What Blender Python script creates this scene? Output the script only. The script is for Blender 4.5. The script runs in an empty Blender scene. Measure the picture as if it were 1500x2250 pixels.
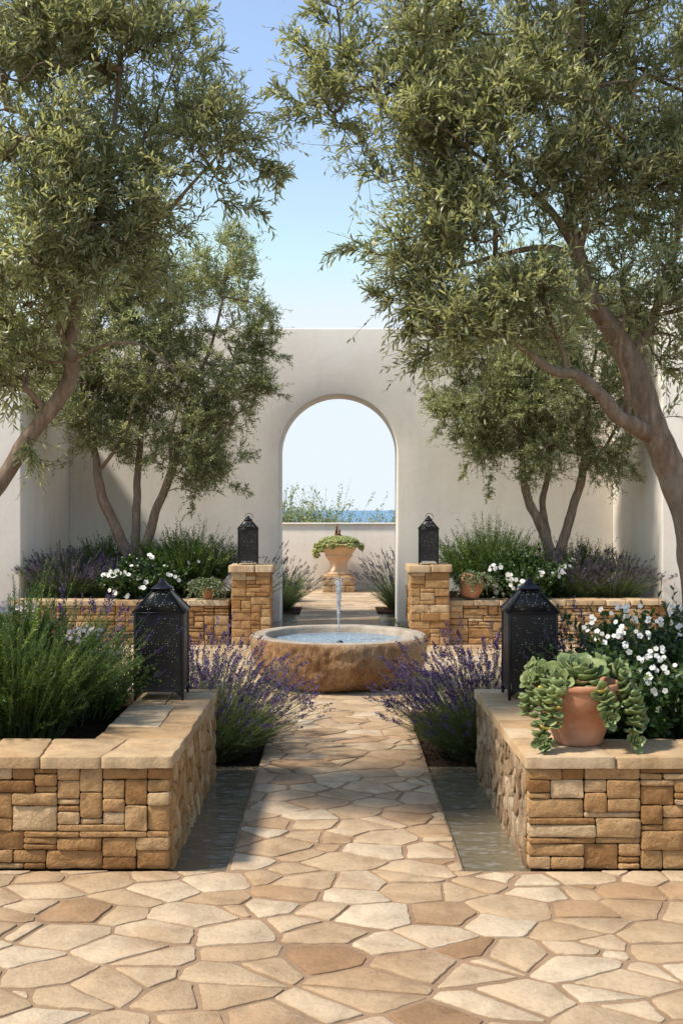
import bpy, math, random
import numpy as np
from mathutils import noise as mnoise, Vector

random.seed(7)
RNG = np.random.default_rng(11)
SC = bpy.context.scene
COL = SC.collection
CAMZ, F, CX, CY = 1.6, 2300.0, 744.0, 1120.0


def at(px, py, D):
    """a place in the garden, D metres away, measured off the photograph"""
    return np.array([(px - CX) / F * D, D, CAMZ - (py - CY) / F * D])


# ------------------------------------------------------------------ mesh building
class MB:
    def __init__(self):
        self.v, self.f, self.n = [], [], 0          # faces kept as (array n x k, mat, rnd array)

    def add(self, V, Fc, mat=0, rnd=0.5):
        V = np.asarray(V, float).reshape(-1, 3)
        Fc = np.asarray(Fc, np.int64)
        r = np.broadcast_to(np.asarray(rnd, float), (len(Fc),))
        self.v.append(V)
        self.f.append((Fc + self.n, mat, r))
        self.n += len(V)

    def poly(self, V, mat=0, rnd=0.5):
        V = np.asarray(V, float)
        self.add(V, [list(range(len(V)))], mat, rnd)

    def box(self, a, b, mat=0, rnd=0.5):
        x0, y0, z0 = a
        x1, y1, z1 = b
        V = [(x0, y0, z0), (x1, y0, z0), (x1, y1, z0), (x0, y1, z0), (x0, y0, z1), (x1, y0, z1), (x1, y1, z1), (x0, y1, z1)]
        self.add(V, [(0, 3, 2, 1), (4, 5, 6, 7), (0, 1, 5, 4), (1, 2, 6, 5), (2, 3, 7, 6), (3, 0, 4, 7)], mat, rnd)

    def lathe(self, prof, n=48, c=(0, 0, 0), mat=0, rnd=0.5, fn=None, close=False):
        prof = np.asarray(prof, float)
        a = np.linspace(0, 2 * math.pi, n, endpoint=False)
        P = len(prof)
        V = np.zeros((P, n, 3))
        V[:, :, 0] = prof[:, 0:1] * np.cos(a)
        V[:, :, 1] = prof[:, 0:1] * np.sin(a)
        V[:, :, 2] = prof[:, 1:2]
        if fn:
            V = fn(V)
        V = V + np.array(c)
        i = np.arange(P - 1)[:, None] * n
        j = np.arange(n)[None, :]
        j2 = (j + 1) % n
        Fc = np.stack([i + j, i + j2, i + n + j2, i + n + j], -1).reshape(-1, 4)
        self.add(V.reshape(-1, 3), Fc, mat, rnd)

    def tubes(self, P, R, k=5, mat=0, rnd=0.5):
        """P (N,M,3) polylines, R (N,M) radii"""
        P = np.asarray(P, float)
        R = np.asarray(R, float)
        N, M, _ = P.shape
        if N == 0:
            return
        T = np.gradient(P, axis=1)
        T /= np.linalg.norm(T, axis=2, keepdims=True) + 1e-9
        mt = np.abs(P[:, -1] - P[:, 0])
        ref = np.zeros((N, 3))
        ref[np.arange(N), mt.argmin(1)] = 1
        U = np.cross(T, ref[:, None, :])
        U /= np.linalg.norm(U, axis=2, keepdims=True) + 1e-9
        W = np.cross(T, U)
        a = np.arange(k) / k * 2 * math.pi
        V = P[:, :, None, :] + R[:, :, None, None] * (np.cos(a)[None, None, :, None] * U[:, :, None, :] + np.sin(a)[None, None, :, None] * W[:, :, None, :])
        base = (np.arange(N) * M * k)[:, None, None]
        i = (np.arange(M - 1) * k)[None, :, None]
        j = np.arange(k)[None, None, :]
        j2 = (j + 1) % k
        Fc = np.stack([base + i + j, base + i + j2, base + i + k + j2, base + i + k + j], -1).reshape(-1, 4)
        r = np.broadcast_to(np.asarray(rnd, float), (N,))
        self.add(V.reshape(-1, 3), Fc, mat, np.repeat(r, (M - 1) * k))

    def inst(self, tv, tf, O, X, Y, Z, mat=0, rnd=0.5):
        """copies of a small template: O (N,3) places, X,Y,Z (N,3) scaled axes; tf list of equal-size face arrays"""
        tv = np.asarray(tv, float)
        N = len(O)
        if N == 0:
            return
        V = O[:, None, :] + tv[None, :, 0:1] * X[:, None, :] + tv[None, :, 1:2] * Y[:, None, :] + tv[None, :, 2:3] * Z[:, None, :]
        off = (np.arange(N) * len(tv))
        r = np.broadcast_to(np.asarray(rnd, float), (N,))
        first = True
        for tfa in tf:
            tfa = np.asarray(tfa, np.int64)
            Fc = (off[:, None, None] + tfa[None]).reshape(-1, tfa.shape[1])
            if first:
                self.add(V.reshape(-1, 3), Fc, mat, np.repeat(r, len(tfa)))
                base = self.n - V.shape[0] * V.shape[1]
                first = False
            else:
                self.f.append((Fc + base, mat, np.repeat(r, len(tfa))))

    def build(self, name, mats, parent=None, smooth=False):
        V = np.concatenate(self.v) if self.v else np.zeros((0, 3))
        me = bpy.data.meshes.new(name)
        me.vertices.add(len(V))
        me.vertices.foreach_set('co', V.astype(np.float32).ravel())
        tot = np.concatenate([np.full(len(f), f.shape[1]) for f, m, r in self.f])
        loops = np.concatenate([f.ravel() for f, m, r in self.f])
        me.loops.add(len(loops))
        me.loops.foreach_set('vertex_index', loops.astype(np.int32))
        me.polygons.add(len(tot))
        st = np.concatenate([[0], np.cumsum(tot)[:-1]])
        me.polygons.foreach_set('loop_start', st.astype(np.int32))
        me.polygons.foreach_set('loop_total', tot.astype(np.int32))
        me.polygons.foreach_set('material_index', np.concatenate([np.full(len(f), m) for f, m, r in self.f]).astype(np.int32))
        at_ = me.attributes.new('rnd', 'FLOAT', 'FACE')
        at_.data.foreach_set('value', np.concatenate([r for f, m, r in self.f]).astype(np.float32))
        me.update(calc_edges=True)
        if smooth:
            me.polygons.foreach_set('use_smooth', np.ones(len(tot), bool))
        for m in (mats if isinstance(mats, (list, tuple)) else [mats]):
            me.materials.append(m)
        o = bpy.data.objects.new(name, me)
        COL.objects.link(o)
        if parent is not None:
            o.parent = parent
            o.location = Vector((0, 0, 0)) - parent.location
        return o


def tag(o, label=None, cat=None, group=None, kind=None):
    if label: o['label'] = label
    if cat: o['category'] = cat
    if group: o['group'] = group
    if kind: o['kind'] = kind
    return o


def empty(name, loc, label, cat, group=None, rz=0):
    o = bpy.data.objects.new(name, None)
    o.empty_display_size = .1
    COL.objects.link(o)
    o.location = loc
    o.rotation_euler.z = rz
    return tag(o, label, cat, group)


def bevel(o, w=.01, seg=2):
    m = o.modifiers.new('b', 'BEVEL')
    m.width = w
    m.segments = seg
    m.limit_method = 'ANGLE'
    m.angle_limit = math.radians(40)
    return o


def unit(a):
    return a / (np.linalg.norm(a, axis=-1, keepdims=True) + 1e-9)


# ------------------------------------------------------------------ materials
class NT:
    def __init__(self, name):
        self.m = bpy.data.materials.new(name)
        self.m.use_nodes = True
        self.t = self.m.node_tree
        self.p = self.t.nodes['Principled BSDF']
        self.out = self.t.nodes['Material Output']

    def n(self, typ, **kw):
        nd = self.t.nodes.new(typ)
        for k, v in kw.items():
            if k in nd.inputs:
                nd.inputs[k].default_value = v
            else:
                setattr(nd, k, v)
        return nd

    def l(self, a, b):
        self.t.links.new(a, b)

    def coord(self, scale=(1, 1, 1)):
        tc = self.n('ShaderNodeTexCoord')
        mp = self.n('ShaderNodeMapping')
        mp.inputs['Scale'].default_value = scale
        self.l(tc.outputs['Object'], mp.inputs['Vector'])
        return mp.outputs['Vector']

    def noise(self, sc, det=4, rough=.6, scale=(1, 1, 1), dist=0):
        n = self.n('ShaderNodeTexNoise')
        n.inputs['Scale'].default_value = sc
        n.inputs['Detail'].default_value = det
        n.inputs['Roughness'].default_value = rough
        n.inputs['Distortion'].default_value = dist
        self.l(self.coord(scale), n.inputs['Vector'])
        return n.outputs['Fac']

    def ramp(self, fac, cols):
        r = self.n('ShaderNodeValToRGB')
        e = r.color_ramp.elements
        while len(e) < len(cols):
            e.new(.5)
        for el, (p, c) in zip(e, cols):
            el.position = p
            el.color = (*c, 1) if len(c) == 3 else c
        self.l(fac, r.inputs['Fac'])
        return r.outputs['Color']

    def attr(self):
        return self.n('ShaderNodeAttribute', attribute_name='rnd').outputs['Fac']

    def mix(self, a, b, fac, mode='MIX'):
        m = self.n('ShaderNodeMix', data_type='RGBA', blend_type=mode)
        for s, k in ((a, 6), (b, 7), (fac, 0)):
            if isinstance(s, (int, float)):
                m.inputs[k].default_value = s
            elif isinstance(s, tuple):
                m.inputs[k].default_value = (*s, 1)
            else:
                self.l(s, m.inputs[k])
        return m.outputs[2]

    def math(self, op, a, b=0.0, clamp=False):
        m = self.n('ShaderNodeMath', operation=op, use_clamp=clamp)
        for s, k in ((a, 0), (b, 1)):
            if isinstance(s, (int, float)):
                m.inputs[k].default_value = s
            else:
                self.l(s, m.inputs[k])
        return m.outputs[0]

    def bump(self, h, dist, strength=1.0, nrm=None):
        b = self.n('ShaderNodeBump')
        b.inputs['Strength'].default_value = strength
        b.inputs['Distance'].default_value = dist
        self.l(h, b.inputs['Height'])
        if nrm:
            self.l(nrm, b.inputs['Normal'])
        return b.outputs['Normal']

    def fin(self, col=None, rough=.8, nrm=None, spec=.3, metal=0):
        if col is not None:
            if isinstance(col, tuple):
                self.p.inputs['Base Color'].default_value = (*col, 1)
            else:
                self.l(col, self.p.inputs['Base Color'])
        if isinstance(rough, (int, float)):
            self.p.inputs['Roughness'].default_value = rough
        else:
            self.l(rough, self.p.inputs['Roughness'])
        self.p.inputs['Specular IOR Level'].default_value = spec
        self.p.inputs['Metallic'].default_value = metal
        if nrm is not None:
            self.l(nrm, self.p.inputs['Normal'])
        return self.m


def stone_mat(name, cols, sc=9, bump=.006, fine=60, streak=None, pit=.5, stain=(.30, .17, .08), stain_amt=.5):
    t = NT(name)
    a = t.attr()
    base = t.ramp(a, cols)
    n1 = t.noise(sc, 6, .65, streak or (1, 1, 1), .4)
    n2 = t.noise(fine, 6, .7, streak or (1, 1, 1))
    n3 = t.noise(sc * .35, 3, .6)
    st = t.ramp(n3, [(.50, (0, 0, 0)), (.72, (1, 1, 1))])
    c = t.mix(base, stain, t.math('MULTIPLY', st, stain_amt))
    v = t.ramp(n1, [(.3, (.72, .70, .68)), (.55, (1, 1, 1)), (.75, (1.14, 1.12, 1.08))])
    c = t.mix(c, v, 1.0, 'MULTIPLY')
    v2 = t.ramp(n2, [(.33, (.70, .66, .62)), (.5, (1, 1, 1)), (.7, (1.10, 1.08, 1.05))])
    c = t.mix(c, v2, pit, 'MULTIPLY')
    h = t.math('ADD', n1, t.math('MULTIPLY', n2, .45))
    return t.fin(c, .88, t.bump(h, bump), .2)


M = {}
M['flag'] = stone_mat('flagstone', [(0, (.29, .175, .095)), (.22, (.38, .255, .15)), (.6, (.46, .34, .215)), (1, (.55, .445, .315))], 6, .010, 50, stain=(.34, .20, .10), stain_amt=.6)
M['wall'] = stone_mat('sandstone_block', [(0, (.27, .135, .050)), (.35, (.39, .215, .088)), (.7, (.49, .30, .14)), (1, (.60, .43, .25))], 14, .022, 60, stain=(.30, .15, .055), stain_amt=.5)
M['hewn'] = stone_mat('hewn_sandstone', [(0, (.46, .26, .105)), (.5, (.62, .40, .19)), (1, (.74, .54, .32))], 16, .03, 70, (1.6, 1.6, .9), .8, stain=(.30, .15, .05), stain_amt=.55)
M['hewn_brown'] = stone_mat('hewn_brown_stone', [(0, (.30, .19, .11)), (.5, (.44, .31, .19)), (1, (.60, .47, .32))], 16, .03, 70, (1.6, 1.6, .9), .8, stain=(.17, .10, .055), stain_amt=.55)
M['cap'] = stone_mat('capping_stone', [(0, (.38, .25, .13)), (.5, (.47, .33, .19)), (1, (.53, .41, .27))], 6, .008, 50, stain=(.45, .26, .12), stain_amt=.5)


def mortar(name, col, bump=.004):
    t = NT(name)
    n = t.noise(60, 5, .7)
    n2 = t.noise(3, 3, .6)
    c = t.mix(tuple(x * .75 for x in col), tuple(min(1, x * 1.25) for x in col), n)
    c = t.mix(c, t.ramp(n2, [(.35, (.8, .8, .8)), (.65, (1.1, 1.1, 1.1))]), 1.0, 'MULTIPLY')
    return t.fin(c, .95, t.bump(n, bump), .1)


M['mortar'] = mortar('paving_mortar', (.30, .20, .125))
M['joint'] = mortar('dark_joint', (.060, .036, .020))
M['joint_warm'] = mortar('warm_joint', (.16, .085, .035))
M['soil'] = mortar('soil', (.045, .026, .016), .02)
M['silt'] = mortar('silt', (.16, .12, .075))
M['earth'] = mortar('dry_earth', (.26, .20, .12), .02)


def plaster():
    t = NT('white_plaster')
    n1 = t.noise(.7, 5, .6)
    n2 = t.noise(14, 6, .65)
    n3 = t.noise(2.2, 4, .6, (2.2, 2.2, .25))
    c = t.ramp(n1, [(.3, (.76, .70, .62)), (.5, (.80, .745, .67)), (.7, (.83, .78, .71))])
    c = t.mix(c, t.ramp(n2, [(.3, (.96, .955, .95)), (.6, (1, 1, 1))]), 1.0, 'MULTIPLY')
    c = t.mix(c, t.ramp(n3, [(.30, (.93, .915, .89)), (.5, (1, 1, 1))]), .8, 'MULTIPLY')
    h = t.math('ADD', t.math('MULTIPLY', n2, .25), t.noise(3, 3, .5))
    return t.fin(c, .9, t.bump(h, .007, .6), .15)


M['plaster'] = plaster()


def leaf_mat(name, cols, trans=.3, rough=.45, spec=.5, back=None, tcol=(1.2, 1.25, .6)):
    t = NT(name)
    a = t.attr()
    c = t.ramp(a, cols)
    if back:
        g = t.n('ShaderNodeNewGeometry')
        c = t.mix(c, back, t.math('MULTIPLY', g.outputs['Backfacing'], .6))
    t.fin(c, rough, None, spec)
    tr = t.n('ShaderNodeBsdfTranslucent')
    t.l(t.mix(c, tcol, 1.0, 'MULTIPLY'), tr.inputs['Color'])
    mx = t.n('ShaderNodeMixShader')
    mx.inputs[0].default_value = trans
    t.l(t.p.outputs[0], mx.inputs[1])
    t.l(tr.outputs[0], mx.inputs[2])
    t.l(mx.outputs[0], t.out.inputs['Surface'])
    return t.m


M['olive'] = leaf_mat('olive_leaf', [(0, (.095, .118, .062)), (.45, (.235, .262, .148)), (.8, (.39, .41, .26)), (1, (.66, .65, .50))], .50, .36, .5, (.34, .36, .25), (1.55, 1.5, .80))
M['olive_far'] = leaf_mat('olive_leaf_pale', [(0, (.10, .125, .055)), (.45, (.21, .245, .12)), (.8, (.33, .36, .19)), (1, (.66, .66, .50))], .50, .42, .5, (.34, .37, .25), (1.55, 1.5, .85))
M['rosemary'] = leaf_mat('rosemary_leaf', [(0, (.030, .058, .014)), (.5, (.090, .155, .034)), (.85, (.19, .27, .060)), (1, (.40, .46, .12))], .35, .55, .3)
M['grey_green'] = leaf_mat('lavender_leaf', [(0, (.055, .080, .035)), (.5, (.105, .14, .065)), (1, (.20, .24, .12))], .3, .6, .3)
M['lavender'] = leaf_mat('lavender_flower', [(0, (.045, .028, .075)), (.5, (.100, .060, .155)), (.85, (.18, .12, .26)), (1, (.30, .23, .38))], .25, .7, .2, None, (1.2, 1, 1.3))
M['lav_dry'] = leaf_mat('faded_lavender_flower', [(0, (.05, .038, .065)), (.5, (.10, .078, .12)), (1, (.20, .165, .21))], .25, .7, .2, None, (1.1, 1, 1.1))
M['shrub'] = leaf_mat('glossy_leaf', [(0, (.018, .042, .012)), (.5, (.040, .085, .020)), (1, (.12, .18, .045))], .25, .35, .5)
M['silver'] = leaf_mat('silver_leaf', [(0, (.09, .12, .06)), (.5, (.18, .22, .12)), (1, (.36, .38, .25))], .25, .5, .4)
M['petal'] = leaf_mat('white_petal', [(0, (.66, .64, .60)), (.5, (.80, .80, .78)), (1, (.84, .83, .80))], .25, .6, .2, None, (1, 1, 1))
M['pink'] = leaf_mat('pink_white_petal', [(0, (.72, .50, .52)), (.5, (.80, .66, .68)), (1, (.82, .78, .80))], .25, .6, .2, None, (1, .9, .9))
M['yellow'] = leaf_mat('yellow_stamen', [(0, (.6, .45, .08)), (1, (.7, .55, .12))], .1)
M['beads'] = leaf_mat('bead_leaf', [(0, (.16, .19, .045)), (.5, (.29, .33, .09)), (1, (.48, .47, .17))], .25, .4, .5)
M['succ'] = leaf_mat('succulent_leaf', [(0, (.115, .165, .06)), (.5, (.24, .30, .115)), (.9, (.37, .41, .16)), (1, (.52, .43, .10))], .22, .42, .5, None, (1.2, 1.2, .7))
M['bronze'] = leaf_mat('bronze_leaf', [(0, (.20, .07, .03)), (1, (.42, .20, .09))], .3)


def bark():
    t = NT('olive_bark')
    n = t.noise(9, 6, .65, (2.5, 2.5, .6))
    n2 = t.noise(50, 5, .7, (1.5, 1.5, .6))
    n3 = t.noise(2.5, 3, .6)
    c = t.ramp(n, [(.30, (.15, .10, .066)), (.5, (.26, .18, .125)), (.70, (.38, .29, .215))])
    c = t.mix(c, (.22, .19, .155), t.math('MULTIPLY', t.ramp(n3, [(.45, (0, 0, 0)), (.6, (1, 1, 1))]), .45))
    c = t.mix(c, t.ramp(n2, [(.3, (.7, .7, .7)), (.6, (1.1, 1.1, 1.1))]), .7, 'MULTIPLY')
    return t.fin(c, .85, t.bump(t.math('ADD', n, t.math('MULTIPLY', n2, .5)), .014), .25)


M['bark'] = bark()
_t = NT('twig_bark'); M['twig'] = _t.fin((.13, .095, .055), .8)
_t = NT('green_stem'); M['stem'] = _t.fin(_t.ramp(_t.attr(), [(0, (.06, .085, .03)), (1, (.16, .20, .07))]), .7)


def metal_black():
    t = NT('black_iron')
    n = t.noise(25, 4, .6)
    n2 = t.noise(5, 3, .6)
    c = t.ramp(n2, [(.35, (.012, .012, .014)), (.65, (.028, .026, .026))])
    return t.fin(c, t.ramp(n, [(.3, (.30, .30, .30)), (.7, (.5, .5, .5))]), t.bump(n, .0012), .5, .35)


M['iron'] = metal_black()
_t = NT('hole_light_disc'); M['light_discs'] = _t.fin(_t.ramp(_t.attr(), [(0, (.10, .08, .05)), (.45, (.45, .40, .30)), (1, (.88, .84, .70))]), .2, None, .6)  # pale disc colours stand in for light showing at the lantern piercings


def terracotta(name, c0, c1, c2, bump=.002):
    t = NT(name)
    n = t.noise(5, 5, .6)
    n2 = t.noise(70, 5, .7)
    n3 = t.noise(2.0, 4, .7, (1, 1, 2.2))
    c = t.ramp(n, [(.3, c0), (.5, c1), (.75, c2)])
    c = t.mix(c, t.ramp(n2, [(.3, (.85, .83, .8)), (.6, (1.05, 1.05, 1.05))]), .8, 'MULTIPLY')
    c = t.mix(c, (.62, .46, .36), t.math('MULTIPLY', t.ramp(n3, [(.5, (0, 0, 0)), (.68, (1, 1, 1))]), .35))
    return t.fin(c, .72, t.bump(n2, bump), .3)


M['terra'] = terracotta('terracotta', (.34, .135, .065), (.44, .19, .095), (.52, .26, .15))
M['urn'] = terracotta('pale_terracotta', (.60, .37, .21), (.68, .45, .28), (.74, .54, .37))


def water(name, col, sx, sy, dist, rough=.06, sc=9, trans=0.0, sky_glint=.0, spec=.8):
    t = NT(name)
    n = t.noise(sc, 4, .55, (sx, sy, 1), .6)
    n2 = t.noise(sc * 4, 3, .5, (sx, sy, 1), .3)
    c = t.mix(tuple(x * .7 for x in col), tuple(min(1, x * 1.3) for x in col), t.noise(2.5, 4, .6))
    if sky_glint:
        glint_mask = t.math('MULTIPLY', t.ramp(n2, [(.55, (0, 0, 0)), (.70, (1, 1, 1))]), sky_glint)
        c = t.mix(c, (.85, .9, .95), glint_mask)  # pale streaks painted in for sky reflections on the ripples
    h = t.math('ADD', n, t.math('MULTIPLY', n2, .25))
    t.fin(c, rough, t.bump(h, dist), spec)
    t.p.inputs['IOR'].default_value = 1.33
    t.p.inputs['Transmission Weight'].default_value = trans
    return t.m


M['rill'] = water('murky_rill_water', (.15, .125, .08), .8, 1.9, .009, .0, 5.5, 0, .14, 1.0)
M['basin_water'] = water('rippled_basin_water', (.17, .23, .28), 1, 1.6, .02, .04, 12, 0, .4)
_t = NT('water_spray')
_t.fin((.92, .96, 1.0), .12, None, .8)
_t.p.inputs['Transmission Weight'].default_value = .75
_t.p.inputs['IOR'].default_value = 1.33
M['jet'] = _t.m
_t = NT('sea_water')
_n = _t.noise(.02, 5, .6, (.3, 1.5, 1))
M['sea'] = _t.fin(_t.mix((.06, .17, .30), (.09, .22, .36), _t.noise(.0006, 3, .5, (1, .3, 1))), .35, _t.bump(_n, 6.0), .35)


# ------------------------------------------------------------------ stones
def clip(poly, nx, ny, d):
    """keep the side nx*x+ny*y <= d"""
    out = []
    L = len(poly)
    for i in range(L):
        a, b = poly[i], poly[(i + 1) % L]
        da, db = nx * a[0] + ny * a[1] - d, nx * b[0] + ny * b[1] - d
        if da <= 0:
            out.append(a)
        if (da < 0 < db) or (db < 0 < da):
            s = da / (da - db)
            out.append((a[0] + s * (b[0] - a[0]), a[1] + s * (b[1] - a[1])))
    return out


def cells(x0, x1, y0, y1, s, ax=1.0, wvar=.5, rnd=random):
    """irregular stones filling a rectangle: a weighted Voronoi diagram; ax > 1 makes them wider than deep"""
    seeds = []
    sx, sy = s * ax, s / ax
    ny = int((y1 - y0) / sy) + 4
    nx = int((x1 - x0) / sx) + 4
    for j in range(-2, ny):
        for i in range(-2, nx):
            if rnd.random() < .12:
                continue
            seeds.append((x0 + (i + .5 * (j % 2) + rnd.uniform(-.42, .42)) * sx, y0 + (j + rnd.uniform(-.42, .42)) * sy, rnd.uniform(0, wvar)))
            if rnd.random() < .22:
                seeds.append((seeds[-1][0] + rnd.uniform(.3, .5) * sx, seeds[-1][1] + rnd.uniform(.3, .5) * sy, 0))
    S = np.array(seeds)
    w = S[:, 2] * (s * .55) ** 2
    Q = S[:, :2] / np.array([ax, 1 / ax])
    out = []
    for k in range(len(S)):
        if not (x0 - sx < S[k, 0] < x1 + sx and y0 - sy < S[k, 1] < y1 + sy):
            continue
        d2 = ((Q - Q[k]) ** 2).sum(1)
        nb = np.argsort(d2)[1:20]
        p = [(x0 / ax, y0 * ax), (x1 / ax, y0 * ax), (x1 / ax, y1 * ax), (x0 / ax, y1 * ax)]
        for b in nb:
            if d2[b] > (3.2 * s) ** 2:
                break
            n = Q[b] - Q[k]
            dd = ((Q[b] ** 2).sum() - (Q[k] ** 2).sum() + w[k] - w[b]) / 2
            p = clip(p, n[0], n[1], dd)
            if len(p) < 3:
                break
        if len(p) >= 3:
            out.append([(a * ax, b / ax) for a, b in p])
    return out


def area(p):
    return .5 * sum(p[i][0] * p[(i + 1) % len(p)][1] - p[(i + 1) % len(p)][0] * p[i][1] for i in range(len(p)))


def inset(poly, g):
    P = list(poly)
    L = len(P)
    out = list(P)
    for i in range(L):
        a, b = P[i], P[(i + 1) % L]
        ex, ey = b[0] - a[0], b[1] - a[1]
        l = math.hypot(ex, ey)
        if l < 1e-6:
            continue
        nx, ny = ey / l, -ex / l
        out = clip(out, nx, ny, nx * a[0] + ny * a[1] - g)
        if len(out) < 3:
            return None
    return out


def rough_outline(poly, seg, amp, round_=.25, seed=0.0, cut=.012):
    """cut the corners and let the edges wander"""
    P = []
    L = len(poly)
    for i in range(L):
        a, b = poly[i], poly[(i + 1) % L]
        l = math.hypot(b[0] - a[0], b[1] - a[1])
        if l < 1e-5:
            continue
        t = min(round_, cut / l) if l > 0 else .25
        P += [(a[0] + t * (b[0] - a[0]), a[1] + t * (b[1] - a[1]))]
        n = max(1, int(l / seg))
        for k in range(1, n):
            q = t + (1 - 2 * t) * k / n
            P.append((a[0] + q * (b[0] - a[0]), a[1] + q * (b[1] - a[1])))
        P.append((a[0] + (1 - t) * (b[0] - a[0]), a[1] + (1 - t) * (b[1] - a[1])))
    c = np.mean(P, axis=0)
    out = []
    for x, y in P:
        v = mnoise.noise(Vector((x * 14 + seed, y * 14, seed))) * amp
        v += mnoise.noise(Vector((x * 45 + seed, y * 45, seed))) * amp * .5
        d = np.array([x, y]) - c
        l = np.linalg.norm(d) + 1e-6
        out.append((x + d[0] / l * v, y + d[1] / l * v))
    return out


def slab(mb, poly, O, U, V, N, depth, bev=.008, bulge=.0, mat=0, rnd=.5, tilt=0.0):
    """a stone: outline in the plane (U, V) at O, its face along N, rounded edge"""
    O, U, V, N = map(np.asarray, (O, U, V, N))
    p = np.array(poly)
    n = len(p)
    c = p.mean(0)
    d = c - p
    l = np.linalg.norm(d, axis=1, keepdims=True) + 1e-9
    ins = lambda g: p + d / l * np.minimum(g, l * .45)
    tx, ty = random.uniform(-tilt, tilt), random.uniform(-tilt, tilt)
    rings = [(p, -depth, 0), (p, -bev * .9, 0), (ins(bev * .35), -bev * .25, 0), (ins(bev), 0, 0)]
    if bulge:
        rings += [(p + d * .35, bulge * .75, 0), (p + d * .7, bulge, 0)]
    Vs = []
    for q, z, _ in rings:
        zz = z + (q[:, 0] - c[0]) * tx + (q[:, 1] - c[1]) * ty if z > -depth else np.full(n, z)
        if bulge and z >= 0:
            zz = zz + np.array([mnoise.noise(Vector((a * 18, b * 18, c[0] * 3))) for a, b in q]) * bulge * .9
        zz = np.broadcast_to(zz, (n,))
        Vs.append(O + q[:, 0:1] * U + q[:, 1:2] * V + zz[:, None] * N)
    R = len(rings)
    i = np.arange(R - 1)[:, None] * n
    j = np.arange(n)[None, :]
    j2 = (j + 1) % n
    Fc = np.stack([i + j, i + j2, i + n + j2, i + n + j], -1).reshape(-1, 4)
    mb.add(np.concatenate(Vs), Fc, mat, rnd)
    base = mb.n - n * R
    mb.f.append((np.array([list(range(base + n * (R - 1), base + n * R))]), mat, np.array([float(rnd)])))


def clip_box(p, x0, x1, y0, y1):
    for n in ((1, 0, x1), (-1, 0, -x0), (0, 1, y1), (0, -1, -y0)):
        p = clip(p, *n)
        if len(p) < 3:
            return None
    return p


def paving(name, rects, s, gap=(.008, .02), ax=1.0, z=0.0, bed=-.0055, edge=.010, light=0.0):
    """one diagram of stones laid over touching rectangles (in order of y); a stone may cross from one into the next"""
    mb = MB()
    X0, X1 = min(r[0] for r in rects), max(r[1] for r in rects)
    Y0, Y1 = min(r[2] for r in rects), max(r[3] for r in rects)
    todo = []
    for p in cells(X0, X1, Y0, Y1, s, ax, .9):
        lo, hi = min(a[1] for a in p), max(a[1] for a in p)
        for k, r in enumerate(rects):
            if hi <= r[2] or lo >= r[3]:
                continue
            nb = rects[k + 1] if k + 1 < len(rects) else None
            pv = rects[k - 1] if k else None
            inx = lambda q, t: q is not None and all(q[0] - .001 <= a[0] <= q[1] + .001 and q[0] - .001 <= a[0] <= q[1] + .001 for a in t)
            if hi > r[3] and nb and inx(r, p) and inx(nb, p):
                todo.append(p)                       # crosses the line whole; the next rectangle skips it
                continue
            if lo < r[2] and pv and inx(r, p) and inx(pv, p):
                continue
            q = clip_box(p, *r)
            if q:
                todo.append(q)
    for p in todo:
        if area(p) < .0015:
            continue
        q = inset(p, random.uniform(*gap))
        if not q or area(q) < .0012:
            continue
        q = rough_outline(q, .024, edge, .3, random.uniform(0, 50), .006)
        r = min(1, max(0, random.gauss(.58 + light, .22)))
        slab(mb, q, (0, 0, z + random.uniform(-.002, .002)), (1, 0, 0), (0, 1, 0), (0, 0, 1), .02, .0032, 0, 0, r, .006)
    for (x0, x1, y0, y1) in rects:
        mb.add([(x0, y0, z + bed), (x1, y0, z + bed), (x1, y1, z + bed), (x0, y1, z + bed)], [(0, 1, 2, 3)], 1)
        for a, b in (((x0, y0), (x1, y0)), ((x1, y0), (x1, y1)), ((x1, y1), (x0, y1)), ((x0, y1), (x0, y0))):
            mb.add([(*a, z + bed), (*a, z - .14), (*b, z - .14), (*b, z + bed)], [(0, 1, 2, 3)], 1)
    o = mb.build(name, [M['flag'], M['mortar']])
    tag(o, kind='structure')
    return o


def blocks(W, H, cw, ch, wr, hr, rnd=random):
    """irregular coursing: rectangles on a fine grid"""
    nx, ny = max(1, round(W / cw)), max(1, round(H / ch))
    cw, ch = W / nx, H / ny
    g = [[0] * nx for _ in range(ny)]
    out = []
    for j in range(ny):
        i = 0
        while i < nx:
            if g[j][i]:
                i += 1
                continue
            w, h = rnd.randint(*wr), rnd.choice(hr)
            run = 0
            while i + run < nx and not g[j][i + run] and run < w:
                run += 1
            if i + run < nx and not g[j][i + run] and (i + run + 1 >= nx or g[j][i + run + 1]):
                run += 1                                   # no slivers
            h = min(h, ny - j)
            if run == 1:
                h = min(h, 2)
            for a in range(j, j + h):
                for b in range(i, i + run):
                    g[a][b] = 1
            out.append((i * cw, j * ch, (i + run) * cw, (j + h) * ch))
            i += run
    return out


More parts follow.
